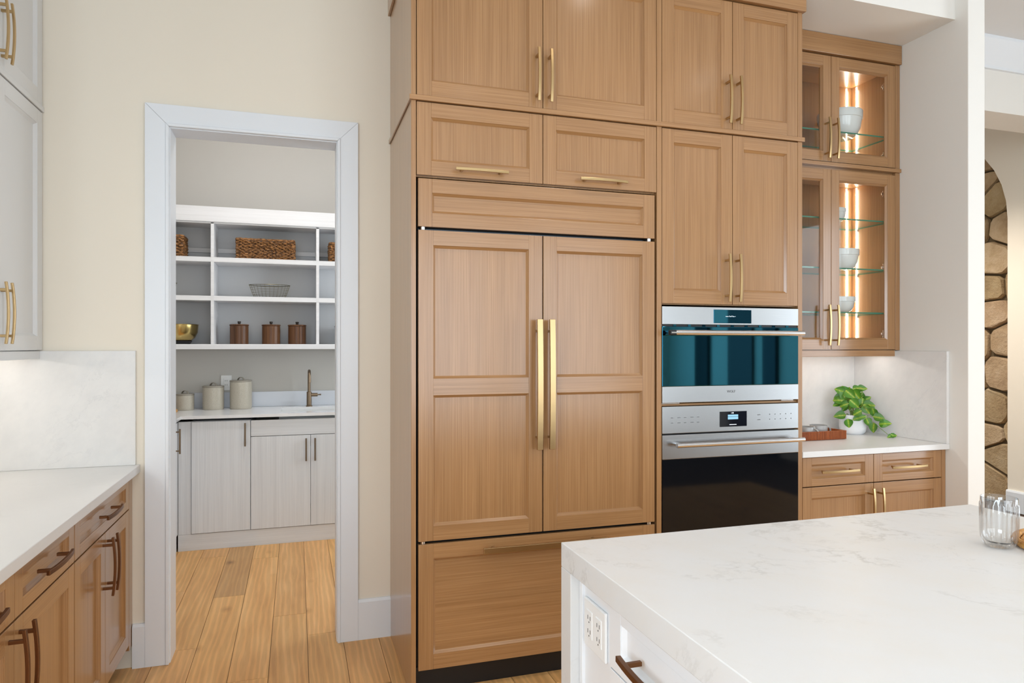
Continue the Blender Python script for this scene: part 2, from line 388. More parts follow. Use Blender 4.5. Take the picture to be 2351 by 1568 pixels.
# door lining and casing
tr = thing('trim_2', None, None, (-.18, YB, 0)); struct(tr)
for n_, q in (('jamb', (DX0 - .012, DX0, YB - .004, YB + .145, 0, DZ)), ('jamb', (DX1, DX1 + .012, YB - .004, YB + .145, 0, DZ)), ('head_jamb', (DX0 - .012, DX1 + .012, YB - .004, YB + .145, DZ, DZ + .012))):
    box(n_, M['trim'], tr, *q)
CW = .098
def casing(name, poly, bead):
    m = MB(); m.prism(poly, YB - .020, YB, 'y'); o = m.build(name, M['trim'], tr, .001)
    MB().prism(bead, YB - .026, YB - .0, 'y').build('bead', M['trim'], o, .003)
a, b_ = DX0 - .004, DX1 + .004; zt = DZ + .004
casing('casing', [(a - CW, 0), (a - .014, 0), (a - .014, zt + .014), (a - CW, zt + CW)], [(a - .014, 0), (a, 0), (a, zt), (a - .014, zt + .014)])
casing('casing', [(b_ + .014, 0), (b_ + CW, 0), (b_ + CW, zt + CW), (b_ + .014, zt + .014)], [(b_, 0), (b_ + .014, 0), (b_ + .014, zt + .014), (b_, zt)])
casing('head_casing', [(a - .0132, zt + .014), (b_ + .0132, zt + .014), (b_ + CW - .0008, zt + CW), (a - CW + .0008, zt + CW)], [(a, zt), (b_, zt), (b_ + .014, zt + .014), (a - .014, zt + .014)])
def baseb(name, x0, x1, y, h=.195):
    m = MB(); m.prism([(y - .018, 0), (y, 0), (y, h), (y - .010, h), (y - .018, h - .012)], x0, x1, 'x'); return struct(m.build(name, M['trim']))
baseb('baseboard_back', b_ + CW, .447, YB); baseb('baseboard_left', -.698, a - CW, YB)

# stone beyond the arch: every stone its own piece
def stone_mat():
    m, nt, b = new_mat('field_stone'); ob, mp, oi = coords(nt, (1, 1, 1), 30)
    f = noise(nt, mp, 5, 8, .65); g = noise(nt, mp, 45, 5, .6)
    c = ramp(nt, f, [(.3, srgb(164, 138, 104)), (.5, srgb(194, 168, 132)), (.7, srgb(212, 190, 158))])
    c = mixc(nt, c, oi.outputs['Color'], 1, 'MULTIPLY'); nt.links.new(c, b.inputs['Base Color']); b.inputs['Roughness'].default_value = .85
    bm = nt.nodes.new('ShaderNodeBump'); bm.inputs['Strength'].default_value = .6; bm.inputs['Distance'].default_value = .02
    ad = nt.nodes.new('ShaderNodeMath'); ad.operation = 'ADD'; nt.links.new(f, ad.inputs[0]); nt.links.new(g, ad.inputs[1])
    nt.links.new(ad.outputs[0], bm.inputs['Height']); nt.links.new(bm.outputs['Normal'], b.inputs['Normal'])
    return m
M['stone'] = stone_mat(); M['mortar'] = plain('dark_mortar', srgb(98, 82, 58), .95, noise=.4)
SX = XW + .22
ws = struct(MB().box(SX, SX + .12, 3.9, 6.4, 0, CZ).build('wall_stone', M['mortar'])); BASE[ws] = Vector((0, 0, 0))
seeds = []
rr = random.Random(5)
zz = 0.0; row = 0
while zz < CZ:
    h = rr.uniform(.17, .34); yy = 3.9 - rr.uniform(0, .2)
    while yy < 6.5:
        wd = rr.uniform(.2, .42); seeds.append((yy + wd / 2 + rr.uniform(-.04, .04), zz + h / 2 + rr.uniform(-.08, .08))); yy += wd
    zz += h
def clip(poly, px, pz, nx, nz):
    out = []
    for i in range(len(poly)):
        A, B = poly[i], poly[(i + 1) % len(poly)]
        da = (A[0] - px) * nx + (A[1] - pz) * nz; db = (B[0] - px) * nx + (B[1] - pz) * nz
        if da <= 0: out.append(A)
        if da * db < 0:
            t = da / (da - db); out.append((A[0] + (B[0] - A[0]) * t, A[1] + (B[1] - A[1]) * t))
    return out
def shrink(poly, d):
    c = (sum(p[0] for p in poly) / len(poly), sum(p[1] for p in poly) / len(poly)); out = poly
    for i in range(len(poly)):
        A, B = poly[i], poly[(i + 1) % len(poly)]
        ex, ez = B[0] - A[0], B[1] - A[1]; L = math.hypot(ex, ez)
        if L < 1e-5: continue
        nx, nz = ez / L, -ex / L
        out = clip(out, A[0] - nx * d, A[1] - nz * d, nx, nz)
        if len(out) < 3: return []
    return out
for s_ in seeds:
    poly = [(3.9, 0), (6.4, 0), (6.4, CZ), (3.9, CZ)]
    for t_ in seeds:
        if t_ is s_: continue
        dx, dz = t_[0] - s_[0], t_[1] - s_[1]; L = math.hypot(dx, dz)
        if L > 1.2: continue
        poly = clip(poly, (s_[0] + t_[0]) / 2, (s_[1] + t_[1]) / 2, dx / L, dz / L)
        if len(poly) < 3: break
    p1 = shrink(poly, .008) if len(poly) >= 3 else []
    if len(p1) < 3: continue
    # cut the corners so that the stones look worn
    pr = []
    for i in range(len(p1)):
        A, B = p1[i], p1[(i + 1) % len(p1)]
        for t in (.16, .84): pr.append((A[0] + (B[0] - A[0]) * t, A[1] + (B[1] - A[1]) * t))
    cy = sum(p[0] for p in pr) / len(pr); cz = sum(p[1] for p in pr) / len(pr); n = len(pr); d = rr.uniform(.03, .055)
    m = MB(); vs = [(SX + .002, y, z) for y, z in pr] + [(SX - d * .6, cy + (y - cy) * .985, cz + (z - cz) * .985) for y, z in pr] + [(SX - d - rr.uniform(0, .012), cy + (y - cy) * .93, cz + (z - cz) * .93) for y, z in pr]
    fs = []
    for k in range(2):
        for i in range(n): fs.append((k * n + i, k * n + (i + 1) % n, (k + 1) * n + (i + 1) % n, (k + 1) * n + i)[::-1])
    fs.append(tuple(range(2 * n, 3 * n))[::-1])
    m.add(vs, fs, 0, False); o = m.build('stone', M['stone'], ws)
    t = rr.uniform(.78, 1.06); o.color = (t, t * rr.uniform(.95, 1.0), t * rr.uniform(.86, 1.0), 1)

# ------------------------------------------------------------------ cabinet parts
def pull(parent, axis, cx, cz, L, yf, mat, w=.012, d=.008, proj=.034, bow=.008, inset=.13, round_=False):
    m = MB(); n = 14 if bow else 2; pts = []
    for i in range(n + 1):
        t = i / n * 2 - 1; y = yf - proj - bow * (1 - t * t)
        pts.append((cx, y, cz + t * L / 2) if axis == 'z' else (cx + t * L / 2, y, cz))
    side = (1, 0, 0) if axis == 'z' else (0, 0, 1)
    if round_: m.tube(pts, w / 2, 12)
    else: m.bar(pts, side, w, d)
    for s in (-1, 1):
        q = s * (L / 2 - L * inset); t = 1 - 2 * inset; y1 = yf - proj - bow * (1 - t * t)
        c = (cx, cz + q) if axis == 'z' else (cx + q, cz)
        if round_: m.tube([(c[0], yf + .001, c[1]), (c[0], y1, c[1])], w * .42, 10)
        else: m.box(c[0] - .005, c[0] + .005, y1, yf + .001, c[1] - .005, c[1] + .005)
    return m.build('handle', mat, parent, 0 if round_ else .0012)
def shaker(root, x0, x1, z0, z1, yf, name='door', st=.057, mv=None, mh=None, mp=None, mids=(), glass=False, th=.021, rec=.0135, rail=None):
    mv = mv or M['oak_v']; mh = mh or M['oak_h']; mp = mp or mv; rl = rail or st
    zs = [z0 + rl] + [q for c in mids for q in (c - rl / 2 - .004, c + rl / 2 + .004)] + [z1 - rl]
    m = MB(); g = MB()
    for k in range(0, len(zs), 2):
        a0, a1, b0, b1 = x0 + st, x1 - st, zs[k], zs[k + 1]; e = .010
        out = [(a0, yf + .003, b0), (a1, yf + .003, b0), (a1, yf + .003, b1), (a0, yf + .003, b1)]
        inn = [(a0 + e, yf + rec, b0 + e), (a1 - e, yf + rec, b0 + e), (a1 - e, yf + rec, b1 - e), (a0 + e, yf + rec, b1 - e)]
        for i in range(4): m.add([out[i], out[(i + 1) % 4], inn[(i + 1) % 4], inn[i]], [(0, 1, 2, 3)], 1 - i % 2)
        if glass:
            bk = [(p[0], yf + rec + .006, p[2]) for p in inn]
            m.add(inn + bk, [(i, (i + 1) % 4, 4 + (i + 1) % 4, 4 + i) for i in range(4)])
            g.box(a0 + .002, a1 - .002, yf + rec + .001, yf + rec + .005, b0 + .002, b1 - .002)
        else:
            m.box(a0 - .002, a1 + .002, yf + rec, yf + rec + .006, b0 - .002, b1 + .002, 2)
    d = m.build(name, [mv, mh, mp], root)
    if glass: g.build('glass_pane', M['glass'], d)
    for a, b_ in ((x0, x0 + st), (x1 - st, x1)): box('stile', mv, d, a, b_, yf, yf + th, z0, z1, .0011)
    for a, b_ in [(z0, z0 + rl), (z1 - rl, z1)] + [(c - rl / 2 - .004, c + rl / 2 + .004) for c in mids]:
        box('rail', mh, d, x0 + st, x1 - st, yf, yf + th, a, b_, .0011)
    return d
def case(root, x0, x1, y0, y1, z0, z1, mat, t=.018, name='body', openf=True):
    """carcass: sides, top, bottom, back in one mesh"""
    m = MB(); m.box(x0, x0 + t, y0, y1, z0, z1); m.box(x1 - t, x1, y0, y1, z0, z1)
    m.box(x0 + t, x1 - t, y0, y1, z0, z0 + t); m.box(x0 + t, x1 - t, y0, y1, z1 - t, z1); m.box(x0 + t, x1 - t, y1 - t, y1, z0 + t, z1 - t)
    return m.build(name, mat, root, .001)
BR = M['brass']
# ------------------------------------------------------------------ refrigerator and oven wall
F = 2.78; CF = 2.802; g = .0015
XA, XB, XC, XD, XE, XF = .447, .467, 1.574, 1.599, 2.355, 2.381
RB, RT = 2.446, 2.467
tp = thing('tall_end_panel', 'tall oak end panel left of the panelled refrigerator, next to the baseboard', 'panel', (XA, F, 0))
box('lower_panel', M['oak_v'], tp, XA, XB, F, YB - .001, 0, RB); box('upper_panel', M['oak_v'], tp, XA, XB, F, YB - .001, RT, 3.083)
tp = thing('tall_divider_panel', 'narrow tall oak divider between the refrigerator and the ovens', 'panel', (XC, F, 0))
box('lower_panel', M['oak_v'], tp, XC, XD, F, YB - .001, 0, RB); box('upper_panel', M['oak_v'], tp, XC, XD, F, YB - .001, RT, 3.083)
tp = thing('tall_end_panel', 'tall oak end panel between the ovens and the glass hutch', 'panel', (XE, F, 0))
box('lower_panel', M['oak_v'], tp, XE, XF, F, YB - .001, 0, RB); box('upper_panel', M['oak_v'], tp, XE, XF, F, YB - .001, RT, 3.083)
md = thing('moulding', 'slim oak moulding band running across the tall cabinets between the tiers', 'moulding', (XA, F, RB))
box('front_strip', M['oak_h'], md, XA - .008, XF + .008, F - .010, F + .05, RB, RT, .002)
box('side_strip', M['oak_d'], md, XA - .008, XA, F + .05, YB - .001, RB, RT, .002)
md = thing('crown_moulding', 'oak crown board along the very top of the tall cabinets', 'moulding', (XA, F, 3.083))
box('front_board', M['oak_h'], md, XA - .012, XF + .010, F - .018, F + .03, 3.083, CZ - .03, .002)
box('side_board', M['oak_d'], md, XA - .012, XA, F + .03, YB - .001, 3.083, CZ - .03, .002)

c = thing('upper_cabinet', 'large oak top cabinet with two doors above the refrigerator, upper tier', 'cabinet', (XB, CF, RT))
case(c, XB, XC, CF, YB - .002, RT, 3.083, M['oak_v'])
for q, hx in (((.470, 1.0175), .990), ((1.0205, 1.5715), 1.047)):
    d = shaker(c, q[0], q[1], RT + .003, 3.077, F, st=.062); pull(d, 'z', hx, 2.604, .229, F, BR)
c = thing('upper_cabinet', 'oak cabinet with two low flip-up doors directly above the refrigerator', 'cabinet', (XB, CF, 2.14))
case(c, XB, XC, CF, YB - .002, 2.138, RB, M['oak_v'])
for q, hx in (((.470, 1.0175), .740), ((1.0205, 1.5715), 1.296)):
    d = shaker(c, q[0], q[1], 2.143, RB - .004, F, st=.060); pull(d, 'x', hx, 2.171, .227, F, BR)
fr = thing('refrigerator', 'built-in refrigerator behind oak panels with two long brass handles and a bottom drawer', 'refrigerator', (XB, CF, 0))
box('body', M['dark'], fr, XB + .003, XC - .003, CF + .04, YB - .002, .012, 2.134, .002)
box('toe_grille', M['black'], fr, XB + .003, XC - .003, CF + .03, CF + .06, .0, .10, .002)
box('frame_strip', M['gunmetal'], fr, .480, 1.560, CF + .012, CF + .04, 1.9205, 1.9275, .001)
box('frame_strip', M['gunmetal'], fr, .480, 1.560, CF + .012, CF + .04, 2.1305, 2.1335, .001)
for x in (.497, 1.538):
    for z0, z1 in ((1.918, 1.9305), (.626, .636)): MB().lathe([(0, z0), (.011, z0), (.011, z1), (0, z1)], (x, F + .013, 0), 16).build('hinge_cap', M['chrome'], fr)
shaker(fr, .476, 1.563, 1.931, 2.129, F, 'grille_panel', st=.058, mp=M['oak_h'])
for q, hx in (((.477, 1.0165), .990), ((1.0215, 1.563), 1.0465)):
    d = shaker(fr, q[0], q[1], .637, 1.917, F, 'door', st=.062, mids=(1.271,))
    pull(d, 'z', hx, 1.276, .557, F, BR, .0245, .012, .042, .006, .09)
d = shaker(fr, .477, 1.563, .108, .625, F, 'freezer_drawer', st=.062, mp=M['oak_h']); pull(d, 'x', 1.023, .588, .562, F, BR, .0245, .012, .042, .006, .09)

c = thing('upper_cabinet', 'oak top cabinet with two doors above the ovens, upper tier', 'cabinet', (XD, CF, RT))
case(c, XD, XE, CF, YB - .002, RT, 3.083, M['oak_v'])
for q, hx in (((XD + .002, 1.9775), 1.945), ((1.9805, XE - .002), 2.003)):
    d = shaker(c, q[0], q[1], RT + .003, 3.077, F, st=.062); pull(d, 'z', hx, 2.601, .228, F, BR)
c = thing('upper_cabinet', 'oak cabinet with two tall doors directly above the upper oven', 'cabinet', (XD, CF, 1.63))
case(c, XD, XE, CF, YB - .002, 1.632, RB, M['oak_v'])
for q, hx in (((XD + .002, 1.9775), 1.941), ((1.9805, XE - .002), 1.999)):
    d = shaker(c, q[0], q[1], 1.637, RB - .004, F, st=.062); pull(d, 'z', hx, 1.761, .226, F, BR)
c = thing('oven_cabinet', 'oak housing with a drawer front under the stacked ovens', 'cabinet', (XD, CF, 0))
m = MB(); m.box(XD, XE, CF, YB - .002, .10, .118); m.box(XD, XE, CF, YB - .002, .412, .43); m.box(XD, XE, YB - .02, YB - .002, .118, 1.63); m.box(XD, XE, F + .012, CF + .3, 1.163, 1.173)
m.build('body', M['oak_h'], c, .001)
box('toe_kick', M['dark'], c, XD, XE, CF + .05, CF + .07, 0, .10)
d = shaker(c, XD + .002, XE - .002, .105, .425, F, 'drawer', mp=M['oak_h']); pull(d, 'x', 1.977, .36, .228, F, BR)

def text(body, size, loc, mat, parent, ext=.0004):
    cu = bpy.data.curves.new('lettering', 'FONT'); cu.body = body; cu.size = size; cu.align_x = 'CENTER'; cu.align_y = 'CENTER'; cu.extrude = ext
    t = bpy.data.objects.new('tmp', cu); COL.objects.link(t)
    me = bpy.data.meshes.new_from_object(t.evaluated_get(bpy.context.evaluated_depsgraph_get())); bpy.data.objects.remove(t)
    me.transform(Matrix.Rotation(R(90), 4, 'X')); me.materials.clear(); me.materials.append(mat)
    root = parent if parent.parent is None else parent.parent
    me.transform(Matrix.Translation(Vector(loc) - BASE[root]))
    o = bpy.data.objects.new('lettering', me); COL.objects.link(o); o.parent = parent; return o
def rod(root, x0, x1, z, yf, mat, capm=None, r=.0125, proj=.05):
    m = MB(); m.tube([(x0, yf - proj, z), (x1, yf - proj, z)], r, 20)
    for x in (x0 + .03, x1 - .03): m.tube([(x, yf + .001, z), (x, yf - proj, z)], r * .75, 14)
    o = m.build('handle', mat, root)
    return o
OX0, OX1 = XD + .001, XE - .001
ov = thing('wall_oven', 'upper stainless wall oven with teal reflecting glass and slim control panel', 'oven', (XD, F, 1.173), group='stacked wall ovens')
box('body', M['dark'], ov, OX0 + .003, OX1 - .003, F + .02, CF + .5, 1.178, 1.622)
box('control_panel', M['steel'], ov, OX0, OX1, F - .004, F + .02, 1.540, 1.623, .0015)
box('display', M['teal_glass'], ov, 1.872, 2.081, F - .0055, F, 1.548, 1.612, .001)
for q in ((1.937, 1.953, 0, .002), (1.958, 1.9595, 0, .005), (1.958, 1.970, 0, .0016), (1.9685, 1.970, 0, .005), (1.975, 1.9765, 0, .005), (1.975, 1.987, 0, .0016), (1.990, 1.9912, 0, .003)): box('readout', M['screen_text'], ov, q[0], q[1], F - .0058, F - .005, 1.579 + q[2], 1.579 + q[3], 0)
box('vent_slot', M['black'], ov, OX0, OX1, F + .004, F + .02, 1.530, 1.540)
for k in range(9): box('vent_tab', M['teal_glass'], ov, OX0 + .06 + k * .078, OX0 + .075 + k * .078, F + .001, F + .006, 1.531, 1.5395, 0)
gd = box('oven_door', M['teal_glass'], ov, OX0, OX1, F - .004, F + .02, 1.254, 1.530, .002)
box('bottom_band', M['steel'], gd, OX0, OX1, F - .005, F + .02, 1.178, 1.2535, .0015)
rod(gd, 1.612, 2.342, 1.501, F - .004, M['chrome'])
box('handle_end_cap', M['black'], gd, 1.606, 1.642, F - .066, F - .042, 1.489, 1.513, .006)
text('WOLF', .0165, (1.968, F - .0052, 1.2245), M['print'], gd)
box('trim_clip', M['chrome'], ov, OX0 - .002, OX0 + .09, F - .003, F + .01, 1.1745, 1.1775, 0)
box('trim_clip', M['chrome'], ov, OX1 - .10, OX1 - .03, F - .003, F + .01, 1.1745, 1.1775, 0)
ov = thing('wall_oven', 'lower stainless wall oven with black glass door and dark blue screen', 'oven', (XD, F, .43), group='stacked wall ovens')
box('body', M['dark'], ov, OX0 + .003, OX1 - .003, F + .02, CF + .55, .432, 1.158)
cp = box('control_panel', M['steel'], ov, OX0, OX1, F - .004, F + .02, 1.037, 1.161, .0015)
box('display', M['screen'], cp, 1.905, 2.055, F - .0055, F, 1.058, 1.130, .001)
box('screen_window', M['screen_lit'], cp, 1.949, 2.006, F - .006, F - .005, 1.0925, 1.115, 0)
box('screen_window_line', M['screen'], cp, 1.949, 2.006, F - .0064, F - .005, 1.1045, 1.1060, 0)
for q in ((1.968, 1.9695, 1.120, 1.125), (1.9745, 1.980, 1.120, 1.1255), (1.9575, 1.9965, 1.0665, 1.0690)): box('readout', M['screen_text'], cp, q[0], q[1], F - .006, F - .005, q[2], q[3], 0)
for k in range(5):
    for z in (1.108, 1.084): box('key_legend', M['print'], cp, 1.644 + k * .0345, 1.656 + k * .0345 + (k % 2) * .004, F - .0046, F - .003, z, z + .0022, 0)
    for z in (1.108, 1.084): box('key_legend', M['print'], cp, 2.184 + k * .031, 2.188 + k * .031, F - .0046, F - .003, z, z + .004, 0)
for z in (1.108, 1.084): box('key_legend', M['print'], cp, 2.116, 2.132, F - .0046, F - .003, z, z + .003, 0)
od = box('oven_door', M['black_glass'], ov, OX0, OX1, F - .004, F + .02, .436, .918, .002)
box('top_band', M['steel'], od, OX0, OX1, F - .005, F + .02, .9185, 1.030, .0015)
rod(od, 1.645, 2.345, .988, F - .005, M['chrome'], r=.0105)
# ------------------------------------------------------------------ glass hutch
HX0, HX1, HF = 2.385, 3.332, 3.092
def hutch(label, z0, z1, dz0, dz1, hz, shelves, base):
    c = thing('glass_cabinet', label, 'cabinet', (HX0, HF, z0))
    y0 = HF + .022; t = .018; xr = 3.300
    m = MB(); m.box(HX0, HX0 + t, y0, YB - .002, z0, z1); m.box(xr, xr + t, y0, YB - .002, z0, z1)
    m.build('side_panel', M['oak_v'], c)
    m = MB(); m.box(HX0 + t, xr, YB - .014, YB - .002, z0 + t, z1 - t); m.build('back_panel', M['oak_v'], c)
    m = MB(); m.box(HX0 + t, xr, y0, YB - .002, z0, z0 + t); m.box(HX0 + t, xr, y0, YB - .002, z1 - t, z1); m.build('top_and_bottom', M['oak_h'], c)
    box('filler', M['oak_v'], c, 3.3005, HX1, HF, HF + .02, z0, z1)
    for a, b_, hx in ((2.388, 2.842, 2.803), (2.845, 3.298, 2.860)):
        d = shaker(c, a, b_, dz0, dz1, HF, 'door', st=.054, glass=True, rail=.056); pull(d, 'z', hx, hz, .225, HF, BR)
    for z in shelves:
        o = MB().box(HX0 + t + .001, xr - .001, HF + .035, YB - .016, z - .008, z).build('glass_shelf', [M['shelf_glass'], M['shelf_edge']], c)
        for p in o.data.polygons: p.material_index = 0 if abs(p.normal.z) > .5 else 1
        for y in (HF + .06, YB - .06):
            for x in (HX0 + t + .004, xr - .004): box('shelf_pin', M['plastic'], c, x - .004, x + .004, y - .005, y + .005, z - .020, z - .0085, .001)
    m = MB()
    zz = z0 + .10
    while zz < z1 - .10:
        for y in (HF + .06,): m.tube([(xr - .0004, y, zz), (xr + .004, y, zz)], .0025, 6)
        zz += .032
    m.build('peg_holes', M['dark'], c)
    hs = [dz0 + .09, dz1 - .09] + ([(dz0 + dz1) / 2 - .02] if dz1 - dz0 > .8 else [])
    for z in hs:
        h = box('hinge', M['chrome'], c, xr - .018, xr - .001, HF + .030, HF + .085, z - .008, z + .008, .003)
        box('hinge_plate', M['chrome'], h, xr - .006, xr, HF + .06, HF + .085, z - .022, z + .022, .001)
    # light strips in the rear corner
    MB().box(xr - .0015, xr - .0005, YB - .055, YB - .046, z0 + .025, z1 - .025).build('led_strip', M['led'], c, label='lit vertical light strip in the rear corner')
    MB().box(xr - .047, xr - .039, YB - .0155, YB - .0145, z0 + .025, z1 - .025).build('led_strip', M['led'], c, label='lit vertical light strip on the back panel')
    return c
hutch('upper glass-door oak cabinet of the hutch, holding the widest white bowl', 2.462, 3.062, 2.468, 3.056, 2.590, [2.656], 0)
hutch('lower glass-door oak cabinet of the hutch with three glass shelves', 1.416, 2.440, 1.421, 2.424, 1.556, [2.165, 1.884, 1.634], 0)
md = thing('moulding', 'short oak moulding band between the two tiers of the glass hutch', 'moulding', (HX0, HF, 2.44))
box('strip', M['oak_h'], md, HX0, HX1, HF - .012, HF + .05, 2.4405, 2.4615, .002)
md = thing('crown_moulding', 'oak crown board of the glass hutch under the soffit', 'moulding', (HX0, HF, 3.06))
box('board', M['oak_h'], md, HX0, HX1 - .001, HF - .016, HF + .05, 3.063, 3.170, .002)
md = thing('light_valance', 'oak light valance under the glass hutch', 'moulding', (HX0, HF, 1.38))
box('board', M['oak_h'], md, HX0, 3.300, HF + .004, HF + .024, 1.381, 1.4155, .0015)
ul = thing('under_cabinet_light', 'lit light bar under the glass hutch above the potted plant', 'light', (2.85, 3.2, 1.40))
box('housing', M['chrome'], ul, 2.42, 3.27, 3.20, 3.225, 1.408, 1.4155, .001); box('diffuser', M['led_under'], ul, 2.43, 3.26, 3.202, 3.223, 1.404, 1.408, 0)
# bowls
def bowl(label, x, y, z, r, h, grp='white bowls in the glass hutch'):
    p = [(0, 0), (r * .58, 0), (r * .62, .003), (r * .77, h * .14), (r * .89, h * .36), (r * .945, h * .66), (r * .95, h * .69), (r * .985, h * .705), (r, h * .98), (r * .985, h), (r * .95, h * .99), (r * .90, h * .66), (r * .78, h * .36), (r * .5, h * .12), (0, h * .08)]
    m = MB().lathe(p, (x, y, z), 56); return tag(m.build('bowl', M['porcelain'], base=(x, y, z)), label, 'bowl', grp)
bowl('widest white porcelain bowl with a banded rim, behind the upper glass doors', 3.045, 3.245, 2.6565, .124, .148)
bowl('white porcelain bowl barely showing at the left edge of the upper glass cabinet', 2.565, 3.225, 2.6565, .105, .125)
bowl('smallest white porcelain bowl, on the highest glass shelf behind the lower glass doors', 3.01, 3.26, 2.1655, .072, .078)
bowl('mid-sized white porcelain bowl on the middle glass shelf of the lower glass cabinet', 3.045, 3.25, 1.8845, .108, .118)
bowl('white porcelain bowl on the lowest glass shelf above the under-cabinet light', 3.035, 3.25, 1.6345, .095, .092)
# hutch base
c = thing('base_cabinet', 'oak base cabinet with two drawers and two doors under the plant', 'cabinet', (HX0, 2.80, 0))
case(c, HX0, 3.304, 2.822, YB - .002, .10, .886, M['oak_v']); box('toe_kick', M['dark'], c, HX0, 3.304, 2.87, 2.89, 0, .10)
box('filler', M['oak_v'], c, 3.3045, HX1, 2.80, 2.822, .10, .886)
for a, b_, hx, dx in ((2.400, 2.8435, 2.605, 2.812), (2.8465, 3.302, 3.05, 2.873)):
    d = shaker(c, a, b_, .738, .882, 2.80, 'drawer', st=.055, rail=.036, mp=M['oak_h']); pull(d, 'x', hx, .812, .232, 2.80, BR)
    d = shaker(c, a, b_, .106, .733, 2.80, 'door', st=.055); pull(d, 'z', dx, .60, .225, 2.80, BR)
tag(MB().box(XF + .001, XR - .001, 2.777, YB - .001, .8875, .917).build('countertop', M['counter'], base=(2.38, 2.777, .8875), bevel=.002), 'pale quartz countertop of the hutch carrying the plant and tray', 'countertop')
bs = thing('backsplash', 'pale quartz backsplash behind the plant, wrapping the niche corner', 'backsplash', (XF, YB, .917))
box('rear_slab', M['splash'], bs, XF + .001, XR - .021, YB - .020, YB - .001, .9175, 1.414, .001)
box('side_slab', M['splash'], bs, XR - .020, XR - .001, 2.778, YB - .001, .9175, 1.412, .001)
# ------------------------------------------------------------------ left run (faces +X): local x = world Y, local y = -world X
LR = R(90); LF = .70
def lbase(label, a, b_, drawers, doors, hd):
    c = thing('base_cabinet', label, 'cabinet', (a, LF, 0), LR)
    case(c, a, b_, LF + .022, -XL - .002, .10, .872, M['oak_v']); box('toe_kick', M['dark'], c, a, b_, LF + .07, LF + .09, 0, .10)
    for q in drawers:
        d = shaker(c, q[0], q[1], .727, .866, LF, 'drawer', st=.055, rail=.040, mp=M['oak_h']); pull(d, 'x', (q[0] + q[1]) / 2, .800, .225, LF, M['bronze'], .014, .009, .034, .008)
    for q, hx in zip(doors, hd):
        d = shaker(c, q[0], q[1], .126, .721, LF, 'door', st=.060); pull(d, 'z', hx, .600, .222, LF, M['bronze'], .013, .009, .034, .008)
    return c
c = lbase('oak base cabinet under the left counter, next to the doorway', 2.592, 3.366, [(2.596, 3.362)], [(2.596, 2.9715), (2.9745, 3.362)], (2.940, 3.006))
box('filler', M['oak_v'], c, 3.3665, YB - .002, LF, LF + .02, .10, .872)
lbase('oak base cabinet under the left counter, nearer and cut off by the left edge', 1.577, 2.592, [(1.580, 2.086), (2.089, 2.589)], [(1.580, 2.083), (2.086, 2.589)], (2.050, 2.119))
tag(MB().box(.5, YB - .001, .668, -XL - .001, .8735, .909).build('countertop', M['counter'], base=(.5, .668, .8735), rot=LR, bevel=.0025), 'pale quartz countertop of the left run, ending at the doorway wall', 'countertop')
tag(MB().box(XL + .001, -.684, YB - .020, YB - .001, .9095, 1.419).build('backsplash', M['splash'], base=(XL, YB, .9095), bevel=.001), 'pale quartz backsplash slab left of the doorway', 'backsplash')
UF = 1.045
def lupper(label, z0, z1, hz):
    c = thing('upper_cabinet', label, 'cabinet', (2.5, UF, z0), LR)
    case(c, 2.50, YB - .002, UF + .022, -XL - .002, z0, z1, M['paint'])
    for a, b_, hx in ((2.503, 2.9605, 2.935), (2.9635, 3.421, 2.991)):
        d = shaker(c, a, b_, z0 + .003, z1 - .003, UF, 'door', st=.060, mv=M['paint'], mh=M['paint']); pull(d, 'z', hx, hz, .228, UF, M['brass'], .011, .008, .034, .008)
    return c
lupper('white painted wall cabinet with tall shaker doors above the left counter', 1.420, 2.448, 1.562)
lupper('white painted wall cabinet of the upper tier at the top left corner', 2.473, 3.083, 2.603)
md = thing('moulding', 'white moulding band between the two tiers of white wall cabinets', 'moulding', (2.5, UF, 2.449), LR)
box('strip', M['paint'], md, 2.5, YB - .001, UF - .006, UF + .05, 2.4495, 2.472, .003)
md = thing('crown_moulding', 'white crown board over the white wall cabinets', 'moulding', (2.5, UF, 3.084), LR)
box('board', M['paint'], md, 2.5, YB - .001, UF - .012, UF + .05, 3.084, CZ - .03, .003)
md = thing('light_valance', 'white light valance under the white wall cabinets', 'moulding', (2.5, UF, 1.385), LR)
box('board', M['paint'], md, 2.5, YB - .022, UF + .006, UF + .026, 1.385, 1.4195, .002)
ul = thing('under_cabinet_light', 'lit light bar under the white wall cabinets above the left counter', 'light', (3.0, 1.2, 1.40), LR)
box('housing', M['chrome'], ul, 2.55, 3.36, 1.19, 1.215, 1.412, 1.4195, .001); box('diffuser', M['led_under'], ul, 2.56, 3.35, 1.192, 1.213, 1.408, 1.412, 0)
# ------------------------------------------------------------------ island (left face looks to -X): local x = -world Y, local y = world X
IR = R(-90); IX0, IX1, IY0, IY1 = .676, 2.134, -.45, 1.703
it = thing('island_countertop', 'white veined quartz island top with a waterfall end', 'countertop', (IX0, IY1, 0))
box('top_slab', M['quartz'], it, IX0, IX1, IY0, IY1, .851, .915, .002)
box('waterfall_leg', M['quartz'], it, IX0, IX1, 1.637, IY1, 0, .8505, .002)
ic = thing('island_cabinet', 'white island cabinet with an outlet panel and brass-handled drawers', 'cabinet', (-1.636, .70, 0), IR)
PF = .700
box('body', M['paint_w'], ic, -1.636, .40, PF + .024, IX1 - .03, .10, .850); box('toe_kick', M['paint_w'], ic, -1.636, .40, PF + .09, PF + .11, 0, .10)
fp = box('filler_panel', M['paint_w'], ic, -1.6355, -1.4565, PF + .008, PF + .024, .105, .849)
box('filler_stile', M['paint_w'], fp, -1.6355, -1.618, PF, PF + .022, .105, .849)
box('filler_stile', M['paint_w'], fp, -1.464, -1.4565, PF + .004, PF + .022, .105, .849)
